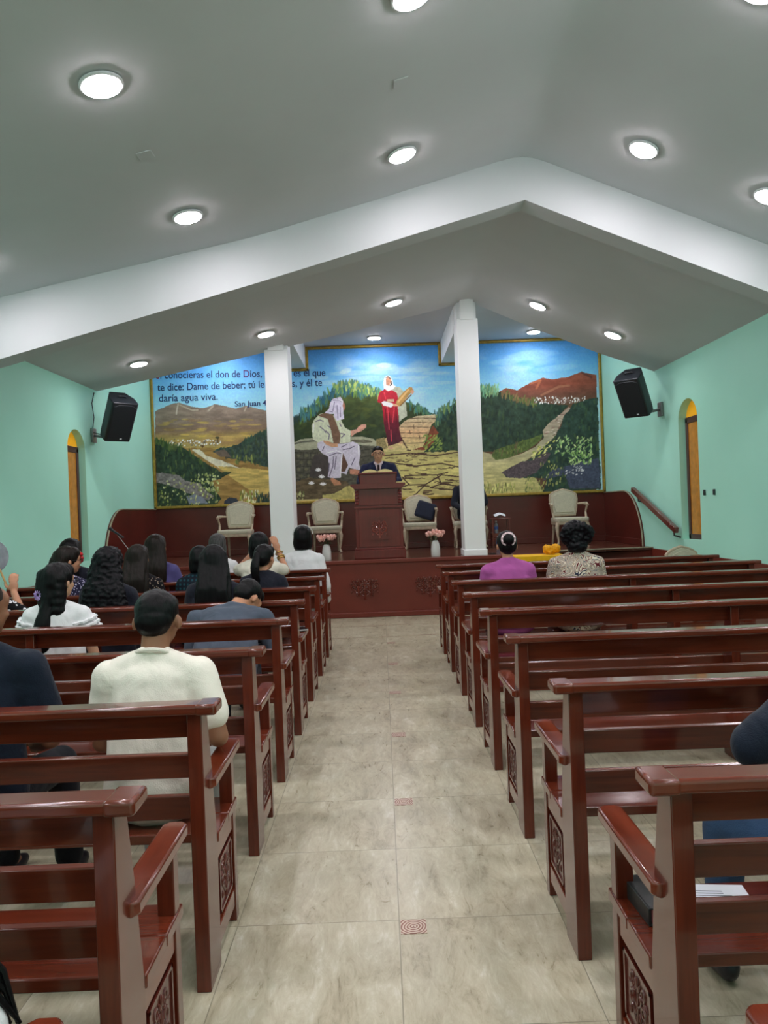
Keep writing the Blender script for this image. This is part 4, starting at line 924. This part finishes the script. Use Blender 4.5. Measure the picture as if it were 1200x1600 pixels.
def add_hand(mb, w_, d, n, side, curl=.5, k=1.0):
    """w_: wrist, d: hand direction, n: back-of-hand normal, side: +1/-1 where the thumb goes"""
    d = d.normalized(); n = (n-d*n.dot(d)).normalized(); s = d.cross(n)*side
    R = Matrix((d, s, n)).transposed(); mb.ell(w_+d*.05*k, (.05*k, .038*k, .017*k), R, 2)
    for i, (o, ln) in enumerate(((.030, .068), (.010, .076), (-.010, .071), (-.029, .056))):
        b = w_+d*.09*k+s*o*k; c1 = b+(d*math.cos(curl*.6)-n*math.sin(curl*.6))*ln*.55*k; c2 = c1+(d*math.cos(curl*1.6)-n*math.sin(curl*1.6))*ln*.5*k
        mb.cap(b, c1, .0095*k, .009*k, 8).cap(c1, c2, .009*k, .0075*k, 8)
    b = w_+d*.03*k+s*.03*k; c1 = b+(d*.6+s*.75-n*.2).normalized()*.036*k; c2 = c1+(d*.85+s*.3-n*.3*curl).normalized()*.03*k
    mb.cap(b, c1, .012*k, .0105*k, 8).cap(c1, c2, .0105*k, .009*k, 8)

def person(label, X, Y, seat=.445, base=0, rz=0, s=1.0, lean=4, fem=True, head=(0, 0, 0), arms=('lap', 'lap'), top='c_white', sleeve='short', low='c_blackpants', skin_='skin', hair=('short', 'h_black'), stand=False, voxel=.011, group='people seated in the pews', face=False, glasses=False, extras=None, legs=True, wide=1.0, hw=1.0, knee=0):
    t = thing('person', label, 'person', (X, Y, base), rz, group)
    rx = Matrix.Rotation(-math.radians(lean), 3, 'X'); tv = rx @ Vector((0, 0, 1)); fw = rx @ Vector((0, 1, 0))
    hz = (seat+.095*s) if not stand else .93*s; hip = Vector((0, 0, hz))
    def T(x, y, z): return hip+(Vector((x, 0, 0))+fw*y+tv*z)*s
    sw = (.15 if fem else .178)*wide; cw = wide
    body = MB()
    def torso(m, g):
        rr = rx
        m.ell(T(0, 0, .0), ((.165*cw+g), .115+g, .105+g), rr); m.ell(T(0, .0, .16), ((.132 if fem else .15)*cw*s+g, .098*s+g, .14*s), rr)
        m.ell(T(0, .005, .33), ((.142 if fem else .165)*cw*s+g, .105*s+g, .15*s+g*.3), rr); m.ell(T(0, -.005, .42), ((.15 if fem else .172)*cw*s+g, .085*s+g, .085*s+g*.3), rr)
        for k in (-1, 1):
            m.cap(T(0, -.01, .515), T(k*sw, -.005, .446), .04*s+g, .04*s+g); m.ell(T(k*sw, 0, .438), .053*s+g)
            if fem: m.ell(T(k*.065, .085, .33), (.055*s+g, .04*s+g, .055*s+g), rr)
    torso(body, 0)
    sh = {k: T(k*(sw+.008), 0, .438) for k in (-1, 1)}
    nk = T(0, -.005, .5); hy, hp, ht = [math.radians(a) for a in head]
    HR = Matrix.Rotation(hy, 3, 'Z') @ Matrix.Rotation(-math.radians(lean)*.5-hp, 3, 'X') @ Matrix.Rotation(ht, 3, 'Y')
    hc = nk+(HR @ Vector((0, .02, .155)))*s
    def Hd(x, y, z): return hc+(HR @ Vector((x*hw, y, z)))*s
    body.cap(nk-tv*.03*s, Hd(0, -.012, -.06), (.047 if fem else .056)*s, (.047 if fem else .055)*s)
    def he(m, c, r, rot=None, sub=3): m.ell(Hd(*c), (r[0]*s*hw, r[1]*s, r[2]*s), HR if rot is None else HR @ rot, sub)
    he(body, (0, -.008, .025), (.074, .092, .088)); he(body, (0, .03, -.035), (.06, .062, .065)); he(body, (0, .055, -.075), (.036, .034, .028)); he(body, (0, .075, .03), (.055, .02, .045))
    he(body, (0, .1, -.012), (.011, .02, .02), None, 2); he(body, (0, .09, .01), (.008, .012, .025), None, 2); he(body, (0, .088, -.05), (.024, .012, .011), None, 2)
    for k in (-1, 1): he(body, (k*.082, -.008, -.012), (.013, .018, .031), Matrix.Rotation(k*.35, 3, 'Z'), 2); he(body, (k*.036, .072, -.022), (.022, .018, .02), None, 2)
    # arms
    av = {}
    for k, pose in zip((-1, 1), arms):
        S = sh[k]
        if pose == 'lap': el = S+Vector((k*.055, .03, -.265))*s+fw*.02; wr = Vector((k*.09, .30*s, hz+.09*s)); d = Vector((-k*.35, 1, -.25)); n = Vector((0, .2, 1))
        elif pose == 'side': el = S+Vector((k*.06, -.02, -.27))*s; wr = el+Vector((k*.0, .16, -.17))*s; d = Vector((-k*.1, .6, -.6)); n = Vector((k, .2, .3))
        else: el, wr, d, n = [Vector(q) for q in pose]
        av[k] = (S, el, wr); rU, rE, rW = (.042, .034, .025) if fem else (.05, .04, .029)
        body.cap(S, el, rU*s, rE*s).cap(el, wr, rE*s*1.02, rW*s); add_hand(body, wr, d, n, -k, .5, s)
    # legs
    lv = {}
    for k in (-1, 1):
        H = hip+Vector((k*.085*s, .0, -.01))
        if stand: kn = Vector((k*.09, .02, .5*s)); an = Vector((k*.1, 0, .08))
        else: kn = Vector((k*(.10+knee)*s, .43*s, seat+.07*s)); an = Vector((k*(.1+knee)*s, .47*s, .085)) if seat < 1 else None
        lv[k] = (H, kn, an); body.cap(H, kn, .075*s, .05*s).cap(kn, an, .05*s, .034*s); body.cap(an, an+Vector((0, .1, -.045)), .034, .028)
    body_o = organic('body', body, voxel if any(a not in ('lap', 'side') for a in arms) or face else voxel*1.1, M[skin_], t, 4)
    # clothes
    g = .014*s; sd = random.uniform(0, 50); c_ = MB(); torso(c_, g)
    c_.ell(T(0, 0, -.02), ((.165*cw+.03), .13, .1), rx)
    for k in (-1, 1):
        c_.cap(T(k*.085*cw, -.01, .35), T(k*.10*cw, -.01, .02), .085*s, .098*s); c_.cap(T(k*.04, -.03, .40), T(k*.05, -.02, .1), .075*s, .095*s)
    for k in (-1, 1):
        S, el, wr = av[k]; rU = (.05 if fem else .06)*s
        if sleeve == 'short': c_.cap(S, S+(el-S)*.62, rU+g*.7, rU+g*.9)
        elif sleeve == 'cap': c_.cap(S, S+(el-S)*.3, rU+g, rU+g*1.4)
        elif sleeve == 'mid': c_.cap(S, el, rU+g*.6, rU+g*.2)
        else: c_.cap(S, el, rU+g*.6, rU*.85+g*.5).cap(el, wr+(el-wr)*.06, rU*.85+g*.5, .036*s)
    organic('shirt' if top not in ('c_suit', 'c_blacksuit') else 'suit_jacket', c_, voxel, M[top], t, 22, fold_disp(.008, sd))
    if legs:
        l_ = MB(); l_.ell(hip+Vector((0, 0.01, -.02)), (.165*cw*s, .13*s, .085*s))
        for k in (-1, 1):
            H, kn, an = lv[k]; l_.cap(H, kn, .088*s, .065*s).cap(kn, an+Vector((0, 0, .02)), .066*s, .055*s)
            sh_ = MB(); sh_.ell(an+Vector((0, .06, -.048)), (.043, .12, .034)).ell(an+Vector((0, -.02, -.03)), (.037, .05, .05))
            so = organic('shoe', sh_, .012, M['shoe'], t, 3)
        organic('trousers', l_, voxel*1.2, M[low], t, 9, fold_disp(.005, sd+9))
    # hair
    st_, hm = hair[0], hair[1]; L = hair[2] if len(hair) > 2 else .3; wd = hair[3] if len(hair) > 3 else 1.0
    h = MB(); ds = hair_disp(.004, sd)
    def capshape(g2, low=0):
        he(h, (0, -.02, .034), (.08+g2, .092+g2, .086+g2)); he(h, (0, -.05, .0), (.074+g2, .062+g2, .075+g2))
        he(h, (0, .035, .07), (.064+g2, .05+g2, .045+g2))
    if st_ == 'buzz':
        he(h, (0, -.014, .032), (.077, .092, .085)); he(h, (0, -.045, -.005), (.07, .058, .07)); ds = None
    elif st_ == 'short':
        he(h, (0, -.02, .036), (.079, .096, .088)); he(h, (0, -.05, .0), (.07, .064, .074)); he(h, (0, .035, .07), (.064, .052, .046)); he(h, (0, -.062, -.03), (.055, .035, .035)); ds = hair_disp(.0022, sd, True)
    elif st_ == 'puffy':
        capshape(.02); 
        for a in range(12):
            b_ = a*math.pi/6; he(h, (.095*math.sin(b_), -.04-.06*abs(math.cos(b_*.5)), .02+.06*math.cos(b_)), (.045, .045, .05), None, 2)
        he(h, (0, -.07, -.07), (.085, .06, .06)); ds = hair_disp(.011, sd, True)
    elif st_ == 'bob':
        capshape(.012)
        for a in range(-4, 5): b_ = a*.38; he(h, (.07*math.sin(b_), -.015-.065*math.cos(b_), -.045), (.032, .03, .085), None, 2)
    elif st_ in ('pony', 'bun', 'halfpony'):
        capshape(.007)
        if st_ == 'bun': he(h, (0, -.115, .045), (.05, .036, .05)); he(h, (0, -.07, -.02), (.06, .03, .04))
        elif st_ == 'pony':
            he(h, (0, -.1, .03), (.03, .03, .03))
            for k in range(9): f = k/8; he(h, (.0, -.12-.03*math.sin(f*3), .02-L*f), (.036+.012*math.sin(f*3), .03, .04), None, 2)
    if st_ in ('long', 'tied', 'wavy'):
        capshape(.012 if st_ != 'wavy' else .024)
        W0 = .09*wd
        for q in (.02, -.03, -.08, -.13, -.18):
            for k in (-1, 1): he(h, (k*.058*wd, -.05-.1*max(0, -q)*.6, q), (.042, .05, .045), None, 2)
        for k in range(17):
            f = k/16; z = .05-L*f
            y = -.06-.03*math.sin(min(1, f*1.5)*math.pi/2)
            ww = W0*(1+.42*math.sin(f*math.pi*.62)) if st_ != 'wavy' else W0*(1+.85*f)
            c0 = Vector((Hd(0, y, z)))
            if f > .3:   # below the head the hair hangs straight down along the back
                a0 = Hd(0, -.082, .05-L*.3); e = min(1, (f-.3)/.45); e = e*e*(3-2*e); yb_ = min(a0.y, T(0, -.12, .4).y+.02); c0 = Vector((a0.x-(.07*(f-.3) if st_ == 'tied' else 0), a0.y*(1-e)+yb_*e, a0.z-L*(f-.3)*s))
            if st_ == 'tied': ww = W0*(1.12 if f < .2 else max(.42, 1.12-3.2*(f-.2)) if f < .42 else .42+.45*(f-.42)/.58)
            h.ell(c0, (ww*s, (.05-.015*f if st_ != 'wavy' else .062)*s, .05*s), None, 2)
        if st_ == 'wavy': ds = hair_disp(.011, sd, True)
        elif voxel < .0115 and st_ == 'long':
            rs = random.Random(int(sd*100))
            for k in range(70):
                x0 = rs.uniform(-1, 1)*W0*1.05; L2 = L*rs.uniform(.92, 1.16); a0 = Hd(x0*.9, -.075-.02*math.cos(x0/W0*1.4), .02); yb = min(a0.y, T(0, -.14, .4).y+.0)
                h.tube([a0, (a0.x+x0*.12, yb-.005, a0.z-L2*.5*s), (a0.x+x0*.3+rs.uniform(-.012, .012), yb+.0, a0.z-L2*s)], [.009, .009, .0055], 6)
    organic('hair', h, voxel*.75 if st_ != 'buzz' else voxel, M[hm], t, 3 if st_ not in ('long', 'bob', 'tied') else 14, ds)
    if face:
        for k in (-1, 1):
            MB().ell(Hd(k*.031, .083, .012), (.012*s, .006*s, .007*s), HR, 2).build('eye', M['eye'], t)
            MB().ell(Hd(k*.031, .088, .036), (.02*s, .006*s, .004*s), HR, 2).build('eyebrow', M[hm], t)
        MB().ell(Hd(0, .098, -.051), (.021*s, .007*s, .005*s), HR, 2).build('lips', M['lip'], t)
    if glasses:
        gm = MB()
        for k in (-1, 1):
            gm.tube([Hd(k*.034+.026*math.cos(a), .104, .008+.019*math.sin(a)) for a in [2*math.pi*j/16 for j in range(17)]], .0028, 6)
            gm.tube([Hd(k*.06, .104, .012), Hd(k*.08, .05, .01), Hd(k*.08, -.01, .005)], .0022, 6)
        gm.tube([Hd(-.008, .106, .012), Hd(.008, .106, .012)], .0022, 6); gm.build('glasses', M['lens'], t)
    if extras: extras(t, Hd, T, HR, av, s)
    return t

def scrunch(name, mat, c, r, w_=.014):
    def f(t, Hd, T, HR, av, s):
        m = MB(); ctr = Hd(*c)
        ring = [ctr+HR @ Vector((r*math.cos(a), .0+(-.004 if j % 2 else .006), r*math.sin(a)))*s for j, a in enumerate([2*math.pi*j/20 for j in range(21)])]
        m.tube(ring, w_*s, 8).build(name, M[mat], t)
    return f
def collar(t, Hd, T, HR, av, s):
    MB().tube([T(.066*math.cos(q), -.004+.064*math.sin(q), .522-.02*math.sin(q)) for q in [2*math.pi*i/28 for i in range(29)]], .0085, 8).build('collar', M['c_white'], t)
# --- near left pew: two youths
person('person in white T-shirt with short black hair, nearest seated left of the aisle', -.86, 2.79, s=.945, lean=7, fem=False, head=(-4, 12, 0), arms=('lap', ((.235, .02, .72), (.15, .24, .66), (-.4, 1, 0), (0, 0, 1))), top='c_white', low='c_lightpants', skin_='skin_d', hair=('short', 'h_black'), voxel=.008, knee=.04, wide=.94, hw=1.08, extras=collar)
person('person in black shirt with buzz-cut hair at the left picture edge', -1.52, 2.8, s=1.03, lean=5, fem=False, head=(-22, 3, 0), arms=('lap', 'lap'), top='c_navy', low='c_blackpants', skin_='skin_d', hair=('buzz', 'h_buzz'), voxel=.009, knee=.03)
# --- fourth row: girl with ruffled blouse, man bent forward
def ruffles(t, Hd, T, HR, av, s):
    for k in (-1, 1):
        S, el, wr = av[k]; m = MB()
        for j in range(3):
            c = S+(el-S)*(.12+.12*j); ax = (el-S).normalized(); a = ax.orthogonal().normalized(); b_ = ax.cross(a); R0 = (.075+.006*j)*s
            m.tube([c+(a*math.cos(q)+b_*math.sin(q))*(R0+.008*math.sin(q*9)) for q in [2*math.pi*i/48 for i in range(49)]], .012*s, 6)
        m.build('ruffle', M['c_whiteb'], t)
    scrunch('hair_tie', 'lilac', (-.055, -.115, -.08), .022, .014)(t, Hd, T, HR, av, s)
person('girl in white blouse with ruffled sleeves, long dark hair and lilac hair tie', -2.02, 4.72, s=.95, lean=3, head=(-22, 2, 0), top='c_whiteb', sleeve='cap', low='c_lightpants', skin_='skin_l', hair=('tied', 'h_black', .46, 1.05), voxel=.009, glasses=True, extras=ruffles)
person('person in slate grey shirt bent forward with head lowered, short black hair', -1.0, 4.64, s=1.04, lean=47, fem=False, head=(-35, 35, 0), arms=(((-.24, .3, .66), (-.1, .46, .62), (0, 1, 0), (0, 0, 1)), ((.28, .3, .66), (.1, .46, .62), (0, 1, 0), (0, 0, 1))), top='c_grey', sleeve='long', low='c_navy', skin_='skin', hair=('short', 'h_black'), voxel=.009, wide=1.12)
# --- fifth row
person('woman with big shoulder-length curly black hair in a dark top', -2.02, 5.62, s=1.0, lean=3, head=(0, 2, 0), top='c_blacknavy', sleeve='long', hair=('wavy', 'h_curl', .34, 1.12), voxel=.011)
person('woman with very long straight black hair directly ahead of the bent grey-shirted person', -1.24, 5.6, s=1.0, lean=5, head=(10, 3, 0), top='c_blacknavy', sleeve='long', hair=('long', 'h_black', .44, 1.15), voxel=.011)
def fan(t, Hd, T, HR, av, s):
    pass
fp = person('person in black blouse with white flower print raising a hand, left picture edge', -3.0, 5.6, s=1.0, lean=4, head=(0, 3, 0), arms=('lap', ((.31, .1, .87), (.165, .3, 1.0), (-.1, .2, 1), (.2, -1, 0))), top='c_flower', sleeve='mid', skin_='skin', hair=('bob', 'h_grey'), voxel=.009)
t = thing('hand_fan', 'grey hand fan with pale stick held up at the left picture edge', 'fan', (-2.94, 5.93, 1.06))
MB().tube([(.05, 0, -.04), (-.02, 0, .14)], .008, 8).build('stick', M['bamboo'], t)
MB().lathe([(0, -.003), (.13, -.003), (.13, .003), (0, .003)], seg=24).xform(Matrix.Translation((-.07, 0, .22)) @ Matrix.Rotation(math.pi/2, 4, 'X')).build('fan_leaf', M['fanpaper'], t)
# --- sixth row
person('woman in profile with glasses and navy speckled blouse, dark hair', -2.70, 6.5, s=1.0, lean=3, head=(-52, 3, 0), top='c_navydots', sleeve='short', skin_='skin', hair=('long', 'h_brown', .30, .85), voxel=.011, glasses=True, face=True)
person('woman with long straight dark brown hair in a black speckled top', -2.08, 6.5, s=.99, lean=3, head=(0, 2, 0), top='c_darkdots', hair=('long', 'h_brown', .40, 1.05), voxel=.011)
person('person with short dark hair in a dark teal plaid shirt', -1.56, 6.5, s=.96, lean=7, head=(10, 6, 0), top='c_plaid', sleeve='short', hair=('bob', 'h_black'), voxel=.012)
person('woman with low ponytail in a dark navy T-shirt', -1.02, 6.5, s=.95, lean=4, head=(-25, 4, 0), top='c_blacknavy', sleeve='short', hair=('pony', 'h_black', .22), voxel=.011)
# --- seventh row
def flower(t, Hd, T, HR, av, s):
    m = MB()
    for k in range(8): m.ell(Hd(.09+.02*math.cos(k*.8), -.03, -.06+.035*math.sin(k*1.7)), .02, None, 2)
    m.build('hair_flower', M['redflower'], t)
person('woman with dark hair and red flower clip, nearest the left window', -3.03, 7.45, s=1.05, lean=2, head=(0, 2, 0), top='c_blacknavy', sleeve='short', hair=('long', 'h_black', .30, 1.0), voxel=.012, extras=flower)
person('woman with long dark brown hair in a purple-blue short-sleeved top', -2.2, 7.45, s=1.06, lean=2, head=(0, 2, 0), top='c_purple', sleeve='short', hair=('long', 'h_brown', .34, 1.05), voxel=.012)
def bangles(t, Hd, T, HR, av, s):
    S, el, wr = av[1]; d = (wr-el).normalized(); a = d.orthogonal().normalized(); b_ = d.cross(a); m = MB()
    for q in (.62, .7, .88): c = el+(wr-el)*q; m.tube([c+(a*math.cos(r)+b_*math.sin(r))*.036 for r in [2*math.pi*i/16 for i in range(17)]], .006, 6)
    m.build('bracelet', M['goldring'], t)
person('woman in cream blouse raising both hands beside her head, gold bracelets on one arm', -1.2, 7.45, s=1.04, lean=3, head=(0, 2, 0), arms=(((-.24, .16, .98), (-.1, .3, 1.15), (.2, .2, 1), (-.6, -1, 0)), ((.25, .12, .96), (.16, .22, 1.16), (-.25, .1, .7), (.3, -1, 0))), top='c_cream', sleeve='short', skin_='skin', hair=('bob', 'h_black'), voxel=.009, extras=bangles)
# --- front row left
person('person with short grey hair in a white shirt, front left row', -1.79, 8.32, s=1.02, lean=3, head=(0, 2, 0), top='c_whiteb', sleeve='short', hair=('bob', 'h_grey'), voxel=.012)
def band(t, Hd, T, HR, av, s):
    MB().tube([Hd(.102*math.cos(a), -.0, .034+.098*math.sin(a)) for a in [math.pi*j/16 for j in range(17)]], .004, 6).build('headband', M['ceramic'], t)
person('woman with black bob, thin headband and white cardigan, front left row by the aisle', -.86, 8.32, s=1.08, lean=2, head=(0, 2, 0), arms=('side', 'side'), top='c_whiteb', sleeve='long', hair=('bob', 'h_black'), voxel=.011, extras=band)
# --- right side
person('person in orchid pink top with black hair in a bun tied with a pale scrunchie', 1.06, 6.48, s=.99, lean=3, head=(0, 4, 0), top='c_magenta', sleeve='long', hair=('bun', 'h_black'), voxel=.011, wide=1.14, extras=scrunch('hair_scrunchie', 'scr_pw', (0, -.105, .045), .05))
person('person in paisley blouse with short puffy black hair', 1.64, 6.48, s=1.05, lean=3, head=(0, 3, 0), top='c_paisley', sleeve='long', hair=('puffy', 'h_curl'), voxel=.011, wide=1.1)
person('person in navy shirt and blue jeans at the right picture edge, nearest right pew', 1.32, 1.96, s=1.0, lean=20, fem=False, head=(0, 5, 0), arms=(((-.35, .1, .85), (-.2, .36, .78), (.6, 1, 0), (0, 0, 1)), 'lap'), top='c_navy', sleeve='long', low='c_jeans', skin_='skin', hair=('short', 'h_black'), voxel=.01, knee=.185)
# --- preacher and seated man
def suit(t, Hd, T, HR, av, s):
    m = MB(); m.prism([(-.055, .0), (.055, .0), (.0, -.19)], -.006, .006, 'y'); m.xform(Matrix.Translation(T(0, .118, .50))).build('dress_shirt', M['c_shirtpink'], t)
    MB().prism([(-.016, 0), (.016, 0), (.02, -.15), (0, -.18), (-.02, -.15)], -.006, .006, 'y').xform(Matrix.Translation(T(0, .13, .487))).build('tie', M['c_tie'], t)
    for k in (-1, 1): MB().tube([T(k*.06, -.02, .53), T(k*.055, .05, .515), T(k*.008, .095, .475)], .017, 8).build('collar', M['c_shirtpink'], t)
person('man in navy suit and glasses standing behind the lectern', -.01, 12.02, base=STZ, rz=math.pi, s=1.0, hw=1.15, stand=True, fem=False, lean=4, head=(0, 6, 0), arms=(((-.30, .12, 1.15), (-.2, .34, 1.14), (.3, 1, 0), (0, 0, 1)), ((.30, .12, 1.15), (.2, .34, 1.14), (-.3, 1, 0), (0, 0, 1))), top='c_suit', sleeve='long', low='c_suit', skin_='skin_l', hair=('short', 'h_black'), voxel=.009, face=True, glasses=True, extras=suit, group='people on the stage', wide=1.18)
person('man in dark jacket and grey trousers sitting half hidden behind the right column', 1.52, 13.22, base=STZ, rz=math.pi, seat=.46, s=1.02, fem=False, lean=2, head=(0, 4, 0), arms=(((-.27, .08, .76), (-.1, .3, .66), (.5, .8, -.1), (0, .2, 1)), ((.27, .08, .76), (.13, .3, .66), (-.5, .8, -.1), (0, .2, 1))), top='c_blacksuit', sleeve='long', low='c_greypants', hair=('short', 'h_black'), voxel=.009, face=True, extras=suit, group='people on the stage', wide=1.05)

# bundle of cloth on the yellow table, small belongings on the pews
m = MB(); rr = random.Random(5)
for k in range(9): m.ell((rr.uniform(-.11, .13), rr.uniform(-.05, .05), rr.uniform(.03, .08)), (rr.uniform(.04, .07), rr.uniform(.03, .06), rr.uniform(.03, .05)), Matrix.Rotation(rr.uniform(-1, 1), 3, 'Y'), 2)
o = organic('cloth_bundle', m, .009, M['orange'], None, 2, lambda c: .016*noise.noise(c*30)+.008*noise.noise(c*70)); o.location = (2.27, 10.3, .852); tag(o, 'crumpled orange-yellow cloth bundle on the yellow-covered table', 'cloth')
t = thing('mobile_phone', 'dark phone in a pale case on the armrest of the fifth left pew', 'phone', (-.62, 5.66, .6665), .3)
MB().box(-.038, .038, -.075, .075, 0, .011).build('case', M['sole'], t, bevel=.004); MB().box(-.034, .034, -.071, .071, .011, .0125).build('screen', M['phone'], t)

# child at the bottom-left corner: only a sleeve and hair reach the picture
def locks(t, Hd, T, HR, av, s):
    m = MB(); rs = random.Random(4)
    for k in range(26):
        a0 = Hd(.04+rs.uniform(-.02, .03), -.03+rs.uniform(-.03, .03), -.03); dx = rs.uniform(-.03, .05)
        m.tube([a0, (a0.x*.4+.10+dx*.5, a0.y+.02, a0.z-.12), (.165+dx, .13+rs.uniform(-.02, .02), .72+rs.uniform(-.03, .03)), (.175+dx*1.3, .14, .655)], [.008, .008, .006, .003], 6)
    m.build('loose_locks', M['h_black'], t)
person('child in white top with long dark hair, cut off at the bottom left corner', -.9, 1.2, s=.74, lean=12, head=(-10, 10, 0), arms=('lap', ((.19, .12, .66), (.1, .28, .6), (-.3, 1, 0), (0, 0, 1))), top='c_whiteb', sleeve='long', low='c_navy', skin_='skin', hair=('long', 'h_black', .4, 1.0), voxel=.01, extras=locks)

# two small square cover plates on the ceiling
for px_, py_, wh in ((626, 128, 'between the two middle lamps'), (228, 243, 'left, between the two left lamps')):
    D = 3.0
    while D < 6.7:
        p = at(px_, py_, D); z_, a_ = slope_rot(PF, p.x)
        if p.z >= z_: break
        D += .01
    o = MB().box(-.05, .05, -.05, .05, -.006, .0).build('cover_plate', M['plaster'], bevel=.002); o.location = (p.x, p.y, z_-.001); o.rotation_euler = (0, -a_, 0)
    tag(o, 'small square cover plate on the ceiling, %s' % wh, 'cover plate', 'ceiling cover plates')
